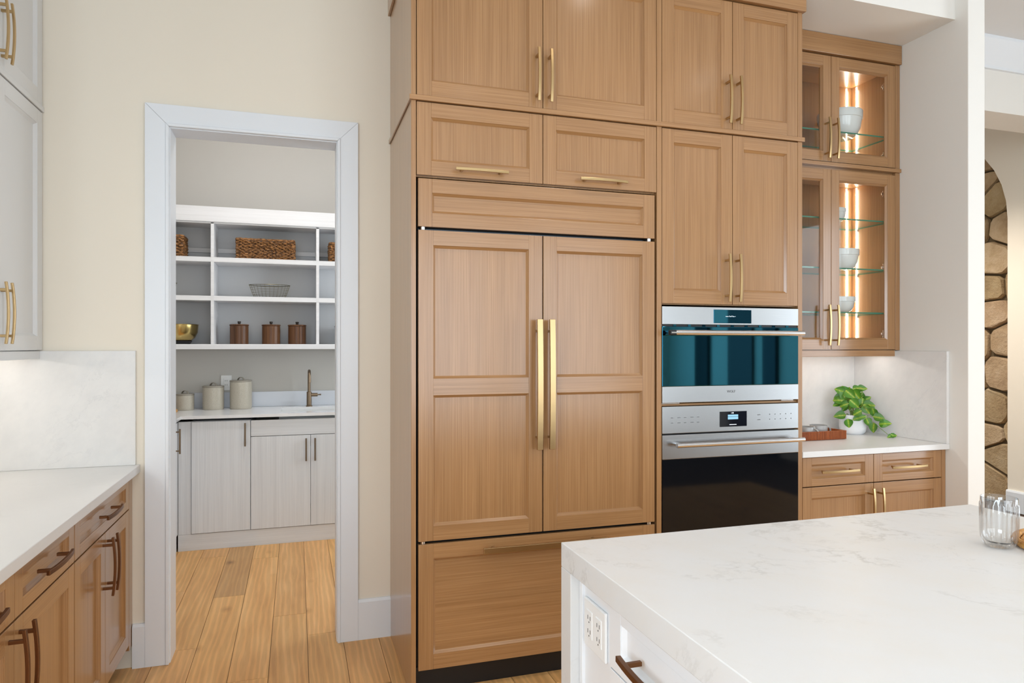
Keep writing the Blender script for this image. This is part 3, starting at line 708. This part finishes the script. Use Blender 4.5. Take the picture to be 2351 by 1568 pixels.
for a, b_ in ((-1.4545, -.955), (-.952, -.452), (-.449, .05)):
    for z0, z1 in ((.692, .846), (.400, .688), (.106, .396)):
        d = shaker(ic, a, b_, z0, z1, PF, 'drawer', st=.055, mv=M['paint_w'], mh=M['paint_w'], rail=.038 if z0 > .6 else .055, rec=.012)
        pull(d, 'x', (a + b_) / 2, (z0 + z1) / 2 - .005, .27, PF, M['bronze'], .013, .012, .036, .010)
op = thing('outlet_plate', 'white double outlet cover on the end of the island', 'outlet', (-1.545, PF, .70), IR)
box('plate', M['plastic'], op, -1.606, -1.480, PF - .000, PF + .0078, .683, .803, .003)
for cx in (-1.571, -1.517):
    r_ = box('receptacle', M['plastic'], op, cx - .0175, cx + .0175, PF - .0015, PF + .003, .708, .778, .002)
    for cz in (.760, .726):
        for dx, w_ in ((-.007, .0012), (.007, .0012)): box('slot', M['slot'], r_, cx + dx - w_, cx + dx + w_, PF - .0018, PF, cz - .005, cz + .005, 0)
        MB().tube([(cx, PF - .0018, cz - .011), (cx, PF, cz - .011)], .0022, 8).build('slot', M['slot'], r_)
# ribbed tumbler
M['tumbler'] = pane('clear_tumbler_glass', (.965, .97, .97, 1), 2.2)
def tumbler(x, y, z):
    n = 160; rib = 20; prof = [(0, .0), (.018, .0), (.024, .001), (.031, .005), (.037, .013), (.040, .024), (.0415, .04), (.042, .08), (.042, .112), (.0415, .116), (.0412, .129), (.0405, .1305), (.0395, .1295), (.0392, .11), (.039, .04), (.037, .026), (.030, .014), (0, .011)]
    m = MB(); vs = []; fs = []
    for i, (r, h) in enumerate(prof):
        amp = .0019 * (1 if 2 <= i <= 8 else 0)
        for k in range(n):
            a = 2 * math.pi * k / n; rr_ = r + amp * (abs(math.cos(a * rib / 2)) * 2 - 1) if r > 0 else 0.00001
            vs.append((x + rr_ * math.cos(a), y + rr_ * math.sin(a), z + h))
    for i in range(len(prof) - 1):
        for k in range(n):
            k2 = (k + 1) % n; fs.append((i * n + k, i * n + k2, (i + 1) * n + k2, (i + 1) * n + k))
    m.add(vs, fs, 0, True); return tag(m.build('drinking_glass', M['tumbler'], base=(x, y, z), ang=80), 'clear ribbed drinking glass standing on the island top', 'glass')
tumbler(1.752, 1.318, .9152)
def rattan(name, c1, c2, rough=.55):
    m, nt, b = new_mat(name); ob, mp, oi = coords(nt, (1, 1, 1), 9); f = noise(nt, mp, 60, 5, .7)
    nt.links.new(ramp(nt, f, [(.35, c1), (.65, c2)]), b.inputs['Base Color']); b.inputs['Roughness'].default_value = rough; return m
M['rattan'] = rattan('golden_rattan', srgb(150, 92, 34), srgb(214, 160, 84)); M['wicker'] = rattan('dark_wicker', srgb(58, 34, 17), srgb(184, 130, 76))
# woven rattan mat at the right edge
mt = thing('woven_mat', 'golden woven rattan mat at the right edge of the island', 'mat', (1.95, 1.20, .9152))
m = MB(); rc = random.Random(3)
for k in range(13):
    r0 = .012 + k * .0125; n = max(16, int(r0 * 420)); pts = []
    for i in range(n):
        a = 2 * math.pi * i / n; pts.append((1.95 + r0 * math.cos(a), 1.20 + r0 * math.sin(a), .9232 + .0028 * math.cos(a * round(n / 4) + k * math.pi)))
    m.tube(pts, .0048, 6, True)
m.build('coils', M['rattan'], mt)
m = MB(); m.tube([(1.95 + .178 * math.cos(2 * math.pi * i / 64), 1.20 + .178 * math.sin(2 * math.pi * i / 64), .9252) for i in range(64)], .0095, 8, True); m.build('rim', M['rattan'], mt)
m = MB()
for i in range(24):
    a = 2 * math.pi * i / 24; m.tube([(1.95 + q * math.cos(a), 1.20 + q * math.sin(a), .9235) for q in (.01, .175)], .0022, 5)
m.build('spokes', M['rattan'], mt)

# ------------------------------------------------------------------ things on the hutch counter
M['traywood'] = wood('tray_walnut', srgb(120, 60, 26), srgb(158, 84, 40), srgb(180, 104, 56), 'z', .4)
ty = thing('tray', 'ribbed reddish wooden tray on the hutch counter holding mugs', 'tray', (2.70, 3.21, .9172))
tx0, tx1, ty0, ty1, tz0, tz1 = 2.46, 2.951, 3.094, 3.335, .9172, .966
box('tray_floor', M['traywood'], ty, tx0 + .004, tx1 - .004, ty0 + .004, ty1 - .004, tz0, tz0 + .008)
for q in ((tx0, tx1, ty0, ty0 + .010), (tx0, tx1, ty1 - .010, ty1), (tx0, tx0 + .010, ty0 + .010, ty1 - .010), (tx1 - .010, tx1, ty0 + .010, ty1 - .010)):
    s_ = box('tray_side', M['traywood'], ty, *q, tz0 + .002, tz1, .001)
    m = MB(); lx = q[1] - q[0] > q[3] - q[2]; L = (q[1] - q[0]) if lx else (q[3] - q[2]); n = int(L / .0085)
    for k in range(n):
        t = (k + .5) / n * L
        if lx: y = q[2] if q[2] == ty0 else q[3]; m.tube([(q[0] + t, y, tz0 + .002), (q[0] + t, y, tz1 - .001)], .0033, 6)
        else: x = q[0] if q[0] == tx0 else q[1]; m.tube([(x, q[2] + t, tz0 + .002), (x, q[2] + t, tz1 - .001)], .0033, 6)
    m.build('ribs', M['traywood'], s_)
M['mug'] = plain('grey_stoneware', srgb(176, 176, 174), .25, coat=.2)
def mug(label, x, y, ang, r=.048, h=.062):
    z = tz0 + .0085; t = thing('mug', label, 'mug', (x, y, z), group='mugs on the tray')
    MB().lathe([(0, 0), (r * .8, 0), (r * .9, .004), (r, .016), (r, h - .002), (r - .001, h), (r - .004, h - .001), (r - .005, .012), (0, .008)], (x, y, z), 40).build('cup', M['mug'], t)
    c_, s_ = math.cos(ang), math.sin(ang); pts = []
    for k in range(13):
        a = -1.45 + 2.9 * k / 12; q = r - .003 + .027 * max(0, math.cos(a)) ** .8; pts.append((x + c_ * q, y + s_ * q, z + h * .5 + .021 * math.sin(a)))
    MB().tube(pts, .0048, 8).build('handle', M['mug'], t)
mug('grey stoneware mug at the front of the tray with its handle facing forward', 2.735, 3.165, R(-70)); mug('grey stoneware mug at the tray corner with its handle to the right', 2.862, 3.21, R(-12))
ca = thing('jar', 'white jar with a pale wooden stopper behind the mugs', 'jar', (2.765, 3.285, tz0 + .0085)); z = tz0 + .0085
MB().lathe([(0, 0), (.036, 0), (.040, .004), (.040, .092), (.036, .104), (.026, .108), (0, .108)], (2.765, 3.285, z), 40).build('body', M['porcelain'], ca)
M['pale_wood'] = wood('pale_wood', srgb(190, 146, 96), srgb(212, 170, 120), srgb(224, 188, 142), 'x', .5)
MB().lathe([(0, .1085), (.024, .1085), (.026, .135), (.030, .136), (.031, .144), (.028, .146), (0, .146)], (2.765, 3.285, z), 32).build('stopper', M['pale_wood'], ca)

# potted plant
PX, PY, PZ = 3.170, 3.275, .9172
pl = thing('potted_plant', 'leafy green trailing plant in a white pot on the hutch counter', 'plant', (PX, PY, PZ))
MB().lathe([(0, .004), (.046, .004), (.046, 0), (.055, 0), (.068, .012), (.074, .035), (.074, .113), (.072, .115), (.069, .113), (.068, .098), (0, .098)], (PX, PY, PZ), 48).build('pot', plain('matte_white_pot', srgb(240, 240, 241), .45), pl)
MB().lathe([(.067, .099), (.03, .104), (0, .105)], (PX, PY, PZ), 24).build('soil', plain('potting_soil', srgb(58, 42, 28), .95, noise=.5), pl)
def leaf_mat():
    m, nt, b = new_mat('variegated_leaf'); t = nt.nodes.new('ShaderNodeTexCoord'); sp = nt.nodes.new('ShaderNodeSeparateXYZ'); nt.links.new(t.outputs['Object'], sp.inputs[0])
    ab = nt.nodes.new('ShaderNodeMath'); ab.operation = 'ABSOLUTE'; nt.links.new(sp.outputs[1], ab.inputs[0])
    n = nt.nodes.new('ShaderNodeTexNoise'); n.inputs['Scale'].default_value = 9; nt.links.new(t.outputs['Object'], n.inputs['Vector'])
    ad = nt.nodes.new('ShaderNodeMath'); ad.operation = 'MULTIPLY_ADD'; ad.inputs[1].default_value = .16; nt.links.new(n.outputs['Fac'], ad.inputs[0]); nt.links.new(ab.outputs[0], ad.inputs[2])
    c = ramp(nt, ad.outputs[0], [(.08, srgb(176, 188, 66)), (.13, srgb(120, 160, 44)), (.20, srgb(82, 138, 36)), (.45, srgb(62, 118, 30))])
    oi = nt.nodes.new('ShaderNodeObjectInfo'); c = mixc(nt, c, oi.outputs['Color'], 1, 'MULTIPLY')
    nt.links.new(c, b.inputs['Base Color']); b.inputs['Roughness'].default_value = .35
    b.inputs['Subsurface Weight'].default_value = 0
    return m
M['leaf'] = leaf_mat(); M['stem'] = plain('green_stem', srgb(128, 150, 60), .5)
lm = MB(); NX, NY = 8, 4; vs = []; fs = []
for i in range(NX + 1):
    t = i / NX; wd = .47 * math.sin(math.pi * min(1, t ** .72)) ** .75 * (1 - .25 * t) if 0 < t < 1 else .004
    for j in range(-NY, NY + 1):
        q = j / NY; vs.append((t, wd * q, .16 * abs(q) ** 1.5 * wd / .47 - .22 * (t - .25) ** 2 + .012 * math.sin(t * 14 + q * 3)))
n = 2 * NY + 1
for i in range(NX):
    for j in range(n - 1): fs.append((i * n + j, (i + 1) * n + j, (i + 1) * n + j + 1, i * n + j + 1))
lm.add(vs, fs, 0, True); LEAF = lm.mesh('leaf', M['leaf'], ang=80)
K = .00252 / 9.224; thc = R(17.54) + math.atan((1960 - 1175.5) / 1567.3)
RV = Vector((math.cos(thc), -math.sin(thc), 0)); TV = Vector((-math.sin(thc), -math.cos(thc), 0)); UV_ = Vector((0, 0, 1))
leaves = [(950,310,160,235,.02),(1050,300,120,210,-.02),(1290,262,15,190,-.01),(1390,268,5,205,-.03),(1160,380,-40,260,.05),(1270,390,-50,270,.03),(1040,440,-100,240,.045),(915,455,200,200,.03),
 (930,520,178,260,.05),(890,610,200,170,.055),(1035,610,205,205,.075),(1240,575,-42,260,.075),(1525,600,0,245,.05),(1480,485,35,190,0),(1290,765,-145,200,.09),(1470,700,-55,230,.05),
 (1610,770,-75,210,.03),(1040,700,230,160,.04),(950,845,188,250,.07),(1125,1000,-80,215,.088),(1285,885,200,190,.085),(1400,850,15,150,.08),(1710,865,-8,245,.04),(1820,985,10,245,.045),
 (1500,970,-65,200,.05),(1600,1080,-95,225,.06),(1380,420,80,180,-.03),(1390,560,-95,200,.03),(1150,520,140,220,.0),(1330,480,30,220,-.02),(1560,680,-20,200,0),(1160,640,250,200,.03),(1420,640,60,190,.0),(1100,330,60,200,-.04)]
lr = random.Random(4); sm_ = MB()
def P3(x, y, d): return Vector((PX, PY, PZ)) + RV * ((x - 1205) * K) + UV_ * ((1250 - y) * K) + TV * d
def add_leaf(x, y, an, ln, d, tint=None, tilt=None, stem=True):
    L = ln * K; a = R(an); ax = (RV * math.cos(a) + UV_ * math.sin(a) + TV * lr.uniform(-.25, .25)).normalized()
    nz = (TV + UV_ * (.55 if tilt is None else tilt) + RV * lr.uniform(-.5, .5)); nz = (nz - ax * nz.dot(ax)).normalized(); ay = nz.cross(ax)
    c = P3(x, y, d); o_ = c - ax * L / 2
    o = bpy.data.objects.new('leaf', LEAF); COL.objects.link(o); o.parent = pl
    mt_ = Matrix((ax, ay, nz)).transposed().to_4x4() @ Matrix.Diagonal((L, L, L, 1)); mt_.translation = o_ - BASE[pl]; o.matrix_local = mt_
    t = lr.uniform(.8, 1.12); o.color = tint or (t * lr.uniform(.85, 1.15), t, t * .9, 1)
    if stem:
        s0 = Vector((PX + lr.uniform(-.02, .02), PY + lr.uniform(-.02, .02), PZ + .10)); mid = s0.lerp(o_, .5) + UV_ * .025
        pts = [s0.lerp(mid, t).lerp(mid.lerp(o_, t), t) for t in [k / 6 for k in range(7)]]; sm_.tube(pts, .0016, 5)
for (x, y, an, ln, d) in leaves: add_leaf(x, y, an, ln, d, stem=y < 900)
vine = [P3(1330, 830, .04), P3(1480, 850, .06), P3(1600, 970, .06), P3(1740, 1090, .07), P3(1890, 1200, .14)]
vv = []
for i in range(4):
    for k in range(5): vv.append(vine[i].lerp(vine[i + 1], k / 5))
sm_.tube(vv, .0015, 5)
for (x, y, an, ln) in ((1960, 1190, 12, 130), (1960, 1190, -25, 110), (1890, 1210, -150, 110), (1930, 1205, 200, 70)): add_leaf(x, y, an, ln, .14, (1.2, 1.15, 1.2, 1), stem=False)
sm_.build('stems', M['stem'], pl)

# ------------------------------------------------------------------ pantry
PYF = 5.25; PW = 5.91; PCZ = .950
def pbar(parent, cx, cz, L, yf): return pull(parent, 'z', cx, cz, L, yf, M['nickel'], .012, .012, .034, 0, .12, True)
c = thing('base_cabinet', 'grey laminate pantry base cabinet with one wide door left of the sink', 'cabinet', (-.76, PYF, 0))
case(c, -.705, -.3135, PYF + .02, PW - .002, .116, .908, M['ash_v']); d = box('door', M['ash_v'], c, -.702, -.3155, PYF, PYF + .019, .120, .905, .001); pbar(d, -.348, .808, .166, PYF)
box('corner_filler', M['ash_v'], c, -.789, -.7055, PYF + .008, PYF + .028, .116, .908)
c = thing('base_cabinet', 'grey laminate pantry sink cabinet with a false front and two doors', 'cabinet', (-.31, PYF, 0))
case(c, -.3125, .522, PYF + .02, PW - .002, .116, .700, M['ash_v']); box('false_front', M['ash_h'], c, -.311, .520, PYF, PYF + .019, .790, .905, .001)
for a, b_, hx in ((-.311, .0995, .069), (.1025, .520, .132)):
    d = box('door', M['ash_v'], c, a, b_, PYF, PYF + .019, .120, .786, .001); pbar(d, hx, .682, .166, PYF)
c = thing('base_cabinet', 'grey laminate pantry cabinet right of the sink, mostly behind the casing', 'cabinet', (.53, PYF, 0))
case(c, .524, 1.2, PYF + .02, PW - .002, .116, .908, M['ash_v']); d = box('door', M['ash_v'], c, .526, 1.198, PYF, PYF + .019, .120, .905, .001); pbar(d, .56, .808, .166, PYF)
tag(MB().box(-.789, 1.2, PYF + .008, PYF + .026, 0, .1155).build('plinth', M['ash_h'], base=(-.775, PYF, 0), bevel=.001), 'grey laminate plinth board under the pantry sink cabinets', 'plinth')
c = thing('base_cabinet', 'grey laminate pantry cabinet on the left seen through the doorway edge', 'cabinet', (4.6, .79, 0), LR)
case(c, 4.0, PYF + .006, .81, 1.398, .116, .908, M['ash_v'])
for a, b_, hx in ((4.003, 4.62, 4.58), (4.623, PYF, 5.115)):
    d = box('door', M['ash_v'], c, a, b_, .79, .809, .120, .905, .001); pbar(d, hx, .79, .17, .79)
box('plinth', M['ash_h'], c, 4.0, PYF + .006, .798, .816, 0, .1155)
SK = (-.110, .40, 5.385, 5.735)
pc = MB(); t0, t1 = .928, PCZ; yf = PYF - .022
for q in ((-1.398, SK[0], yf, PW - .001), (SK[1], 1.2, yf, PW - .001), (SK[0], SK[1], yf, SK[2]), (SK[0], SK[1], SK[3], PW - .001), (-1.398, -.765, 4.0, yf)): pc.box(*q, t0, t1)
tag(pc.build('countertop', M['pcounter'], base=(-.3, PYF, t0)), 'white quartz pantry countertop with a cut-out for the sink', 'countertop')
tag(MB().box(-1.398, 1.2, PW - .020, PW - .001, PCZ + .0005, 1.070).build('backsplash', plain('pale_blue_white_quartz', srgb(222, 226, 234), .2), base=(-.3, PW, PCZ), bevel=.001), 'low white quartz upstand behind the pantry sink', 'backsplash')
sk = thing('sink', 'white undermount sink in the pantry counter', 'sink', (.145, 5.56, .75))
m = MB(); x0, x1, y0, y1 = SK; z0 = .755
for q in ((x0 - .012, x0, y0 - .012, y1 + .012), (x1, x1 + .012, y0 - .012, y1 + .012), (x0, x1, y0 - .012, y0), (x0, x1, y1, y1 + .012)): m.box(*q, z0, t0 - .0005)
m.box(x0, x1, y0, y1, z0, z0 + .012); m.build('basin', M['porcelain'], sk)
MB().lathe([(0, 0), (.045, 0), (.042, .004), (0, .003)], (.145, 5.56, z0 + .012), 24).build('drain', M['chrome'], sk)
fa = thing('faucet', 'tall bronze pull-down faucet with side lever behind the pantry sink', 'faucet', (.100, 5.79, PCZ + .0005)); fx, fy, fz = .100, 5.79, PCZ + .0005
MB().lathe([(0, 0), (.025, 0), (.025, .006), (.0195, .010), (.0195, .118), (.015, .120), (0, .120)], (fx, fy, fz), 28).build('base', M['nickel'], fa)
pts = [(fx, fy, fz + .118), (fx, fy, fz + .235)] + [(fx, fy - .055 + .055 * math.cos(R(a)), fz + .235 + .055 * math.sin(R(a))) for a in range(15, 166, 15)] + [(fx, fy - .11, fz + .235)]
MB().tube(pts, .0115, 14).build('spout', M['nickel'], fa); MB().tube([(fx, fy - .11, fz + .238), (fx, fy - .112, fz + .20)], .0125, 14).build('spray_head', M['nickel'], fa)
MB().tube([(fx + .015, fy, fz + .093), (fx + .066, fy, fz + .093)], .0145, 16).build('valve', M['nickel'], fa)
MB().tube([(fx + .064, fy, fz + .093), (fx + .080, fy, fz + .094), (fx + .092, fy - .004, fz + .094)], [.006, .005, .007], 10).build('lever', M['nickel'], fa)
# shelf unit
su = thing('shelf_unit', 'white open shelf unit on the pantry wall with nine compartments', 'shelf', (-.2, PW, 1.416)); SF = 5.60; sx0, sx1 = -1.39, 1.2
box('back_panel', plain('shelf_back_panel', srgb(214, 216, 219), .55), su, sx0, sx1, PW - .010, PW - .001, 1.42, 2.49)
box('top_board', M['shelf_h'], su, sx0, sx1, SF - .014, SF + .004, 2.378, 2.492); box('top_shelf', M['shelf_h'], su, sx0, sx1, SF + .004, PW - .010, 2.376, 2.396)
box('top_edge', M['shelf_h'], su, sx0, sx1, SF, SF + .004, 2.366, 2.378)
box('hanging_rail', M['shelf_h'], su, sx0, sx1, PW - .030, PW - .0105, 2.180, 2.215)
for z in (2.113, 1.820): box('shelf', M['shelf_h'], su, sx0, sx1, SF + .0015, PW - .0105, z - .036, z)
box('shelf', M['shelf_h'], su, sx0, sx1, SF - .010, PW - .0105, 1.416, 1.455)
for a in (-.616, .150):
    for z0, z1 in ((1.4552, 1.7838), (1.8202, 2.0768), (2.1132, 2.3758)): box('divider', M['shelf_h'], su, a, a + .0225, SF, PW - .0105, z0, z1)
    for z0, z1 in ((1.784, 1.820), (2.077, 2.113)): box('divider_edge', M['shelf_h'], su, a, a + .0225, SF, SF + .0014, z0, z1, 0)
# baskets
def basket(label, x0, x1, y0, y1, z, h, seed):
    t = thing('wicker_basket', label, 'basket', ((x0 + x1) / 2, (y0 + y1) / 2, z), group='wicker baskets on the top shelf'); q = random.Random(seed)
    cx, cy = (x0 + x1) / 2, (y0 + y1) / 2; per = []
    def side(A, B):
        L = math.hypot(B[0] - A[0], B[1] - A[1]); n = max(4, round(L / .011))
        for i in range(n): per.append((A[0] + (B[0] - A[0]) * i / n, A[1] + (B[1] - A[1]) * i / n, (B[1] - A[1]) / L, -(B[0] - A[0]) / L))
    r = .012; cor = [(x0 + r, y0 + r), (x1 - r, y0 + r), (x1 - r, y1 - r), (x0 + r, y1 - r)]
    for k in range(4): side(cor[k], cor[(k + 1) % 4])
    m = MB(); rows = int(h / .0115); N = len(per)
    for k in range(rows):
        pts = []; rad = []; zz = z + .008 + k * (h - .014) / (rows - 1)
        for i, (x, y, nx, ny) in enumerate(per):
            o_ = .0055 * math.cos(i * math.pi / 2 + k * math.pi) + q.uniform(-.0022, .0022); pts.append((x + nx * o_, y + ny * o_, zz + q.uniform(-.0024, .0024))); rad.append(q.uniform(.0046, .0068))
        m.tube(pts, rad, 5, True)
    m.build('weave', M['wicker'], t)
    MB().tube([(x + nx * q.uniform(-.001, .003), y + ny * q.uniform(-.001, .003), z + h - .003 + q.uniform(-.002, .002)) for x, y, nx, ny in per], .0085, 6, True).build('rim', M['wicker'], t)
    box('lining', plain('basket_lining', srgb(52, 32, 18), .9), t, x0 + .014, x1 - .014, y0 + .014, y1 - .014, z + .001, z + h - .02, 0)
basket('long brown wicker basket in the middle of the top pantry shelf', -.449, -.004, 5.63, 5.86, 2.1135, .155, 1)
basket('brown wicker basket at the left end of the top pantry shelf', -1.20, -.800, 5.63, 5.86, 2.1135, .160, 2)
basket('brown wicker basket at the right end of the top pantry shelf', .246, .66, 5.63, 5.86, 2.1135, .152, 3)
M['wire'] = plain('dark_wire', srgb(118, 112, 92), .4, .9)
def wire_basket(label, x, y, z, r1=.153, r0=.115, h=.100):
    t = thing('wire_basket', label, 'basket', (x, y, z), group='wire baskets')
    def ring(r, zz, w_=.0014, n=40): return [(x + r * math.cos(2 * math.pi * i / n), y + .62 * r * math.sin(2 * math.pi * i / n), zz) for i in range(n)]
    MB().tube(ring(r1, z + h), .0026, 6, True).build('rim', M['wire'], t)
    m = MB()
    for k in range(5): f = k / 5; m.tube(ring(r0 + (r1 - r0) * f ** .8, z + .002 + h * f), .0010, 4, True)
    for i in range(28):
        a = 2 * math.pi * i / 28; m.tube([(x + r * math.cos(a), y + .62 * r * math.sin(a), z + .002 + h * f * .98) for f, r in ((0, r0), (.3, r0 + (r1 - r0) * .38), (1, r1))], .0010, 4)
    for i in range(-6, 7):
        q = r0 * math.sqrt(max(0, 1 - (i / 7) ** 2)); m.tube([(x + r0 * i / 7, y - .62 * q, z + .002), (x + r0 * i / 7, y + .62 * q, z + .002)], .0013, 4); m.tube([(x - q, y + .62 * r0 * i / 7, z + .002), (x + q, y + .62 * r0 * i / 7, z + .002)], .0013, 4)
    m.build('mesh', M['wire'], t)
wire_basket('oval wire basket in the centre of the middle pantry shelf', -.200, 5.73, 1.8205); wire_basket('oval wire basket cut off by the left door casing', -1.02, 5.73, 1.8205)
# wooden canisters
M['acacia'] = wood('acacia', srgb(66, 42, 26), srgb(98, 64, 40), srgb(126, 88, 58), 'z', .38, 1.0, .6); M['knob'] = plain('dark_knob', srgb(52, 44, 38), .4)
for lb, x in (('acacia wood canister with dark knob, leftmost of the three on the pantry shelf', -.424), ('acacia wood canister with dark knob, middle of the three on the pantry shelf', -.189), ('acacia wood canister with dark knob, rightmost of the three on the pantry shelf', .0065)):
    t = thing('wooden_canister', lb, 'canister', (x, 5.72, 1.4552), group='acacia canisters'); z = 1.4552
    MB().lathe([(0, 0), (.066, 0), (.068, .002), (.068, .141), (.066, .143), (0, .143)], (x, 5.72, z), 40).build('body', M['acacia'], t)
    MB().lathe([(0, .1435), (.070, .1435), (.0715, .147), (.0715, .150), (.068, .154), (0, .155)], (x, 5.72, z), 40).build('lid', M['acacia'], t)
    MB().lathe([(0, .155), (.009, .155), (.010, .162), (.0125, .172), (.0125, .178), (0, .179)], (x, 5.72, z), 20).build('knob', M['knob'], t)
M['gold'] = plain('gold_metal', srgb(196, 172, 112), .22, 1)
def mbowl(label, x, y, z, r, h, mat):
    t = thing('mixing_bowl', label, 'bowl', (x, y, z))
    MB().lathe([(r * .62, .026), (r * .80, h * .33), (r * .93, h * .6), (r * .965, h * .985), (r, h), (r * .99, h + .002), (r * .95, h - .002), (r * .90, h * .6), (r * .6, .03), (0, .03)], (x, y, z), 48).build('bowl_wall', mat, t)
    MB().lathe([(0, 0), (r * .56, 0), (r * .66, .024), (r * .63, .027), (0, .027)], (x, y, z), 48).build('base', M['black'], t)
mbowl('gold metal mixing bowl with black base on the lowest pantry shelf', -.855, 5.72, 1.4552, .145, .148, M['gold'])
mbowl('dark metal mixing bowl just showing at the right door casing', .430, 5.72, 1.4552, .138, .145, plain('dark_metal', srgb(70, 68, 64), .3, 1))
# stoneware canisters
def stoneware():
    m, nt, b = new_mat('speckled_stoneware'); ob, mp, oi = coords(nt, (1, 1, 1), 4); f = noise(nt, mp, 420, 2); g = noise(nt, mp, 8, 3)
    c = ramp(nt, f, [(.30, srgb(140, 130, 112)), (.42, srgb(184, 177, 162)), (.7, srgb(196, 190, 176))]); nt.links.new(c, b.inputs['Base Color']); b.inputs['Roughness'].default_value = .3; return m
M['stoneware'] = stoneware(); M['stone_lid'] = plain('grey_stoneware_lid', srgb(150, 144, 132), .4)
for lb, x, r, h in (('shortest speckled stoneware canister, left on the pantry counter', -.812, .064, .125), ('middle-sized speckled stoneware canister on the pantry counter', -.612, .077, .182), ('tallest speckled stoneware canister on the pantry counter', -.413, .081, .222)):
    y = 5.74; z = PCZ + .0005; t = thing('stoneware_canister', lb, 'canister', (x, y, z), group='stoneware canisters')
    MB().lathe([(0, 0), (r * .95, 0), (r * .98, .004), (r, .02), (r, h - .012), (0, h - .012)], (x, y, z), 44).build('body', M['stoneware'], t)
    MB().lathe([(0, h - .0115), (r * 1.01, h - .0115), (r * 1.02, h - .008), (r * 1.02, h - .003), (r, h), (0, h + .001)], (x, y, z), 44).build('lid', M['stone_lid'], t)
    pts = [(x + .024 * math.cos(R(a)), y - .012 * math.cos(R(a)), z + h - .004 + .027 * math.sin(R(a))) for a in range(0, 181, 15)]
    m = MB(); m.bar(pts, (.45, .9, 0), .020, .004); m.build('lid_handle', M['stone_lid'], t, .001)
tag(MB().prism([(-.97 + .13 * math.cos(2 * math.pi * k / 40), 5.58 + .13 * math.sin(2 * math.pi * k / 40)) for k in range(40)], PCZ + .0005, PCZ + .019).build('cutting_board', plain('golden_board', srgb(206, 152, 84), .4), base=(-.97, 5.58, PCZ), bevel=.003), 'round golden wooden board on the pantry counter at the casing', 'board')
op = thing('outlet_plate', 'white wall outlet behind the stoneware canisters in the pantry', 'outlet', (-.535, PW, 1.09))
box('plate', M['plastic'], op, -.575, -.495, PW - .006, PW - .0003, 1.085, 1.205, .002); r_ = box('receptacle', M['plastic'], op, -.553, -.517, PW - .008, PW - .0055, 1.110, 1.180, .001)
for cz in (1.163, 1.129):
    for dx in (-.007, .007): box('slot', M['slot'], r_, -.535 + dx - .0014, -.535 + dx + .0014, PW - .0085, PW - .0078, cz - .005, cz + .005, 0)

# ------------------------------------------------------------------ ceiling lights
def downlight(x, y, label, power, col=(1, .93, .84)):
    t = thing('downlight', label, 'light', (x, y, CZ - .008), group='recessed ceiling lights')
    MB().lathe([(.062, .0075), (.085, .0075), (.085, .002), (.078, 0), (.062, .002), (.062, .0075)], (x, y, CZ - .008), 32).build('trim_ring', M['plastic'], t)
    MB().lathe([(0, .0035), (.0615, .0035), (.0615, .007), (0, .007)], (x, y, CZ - .008), 24).build('lens', M['lens'], t)
    l = bpy.data.lights.new('downlight_beam', 'SPOT'); l.energy = power; l.color = col; l.spot_size = R(125); l.spot_blend = .8; l.shadow_soft_size = .12
    o = bpy.data.objects.new('downlight_beam', l); COL.objects.link(o); o.parent = t; o.location = (0, 0, -.02)
for x, y, lb in ((.2, 1.9, 'in front of the refrigerator'), (1.6, 1.9, 'in front of the ovens'), (3.0, 1.0, 'in front of the hutch'), (-.3, .2, 'over the aisle by the left counter'), (1.3, .2, 'over the near end of the island'), (2.8, .2, 'right of the island')):
    downlight(x, y, 'round recessed kitchen ceiling light ' + lb, 12 if 'hutch' in lb else 19)
fm = thing('ceiling_light', 'flush round ceiling light in the pantry', 'light', (-.1, 4.55, CZ - .07))
MB().lathe([(0, .069), (.17, .069), (.17, .05), (0, .05)], (-.1, 4.55, CZ - .07), 40).build('canopy', M['plastic'], fm)
MB().lathe([(0, 0), (.12, .006), (.16, .03), (.165, .05), (0, .05)], (-.1, 4.55, CZ - .07), 40).build('diffuser', plain('opal_diffuser', (1, 1, 1, 1), .5, emit=(1, .98, .97, 1), es=52), fm)
downlight(4.7, 4.6, 'added round downlight in the hall ceiling, brightening the stone wall', 260)  # unseen lamp added to brighten the stone beyond the arch
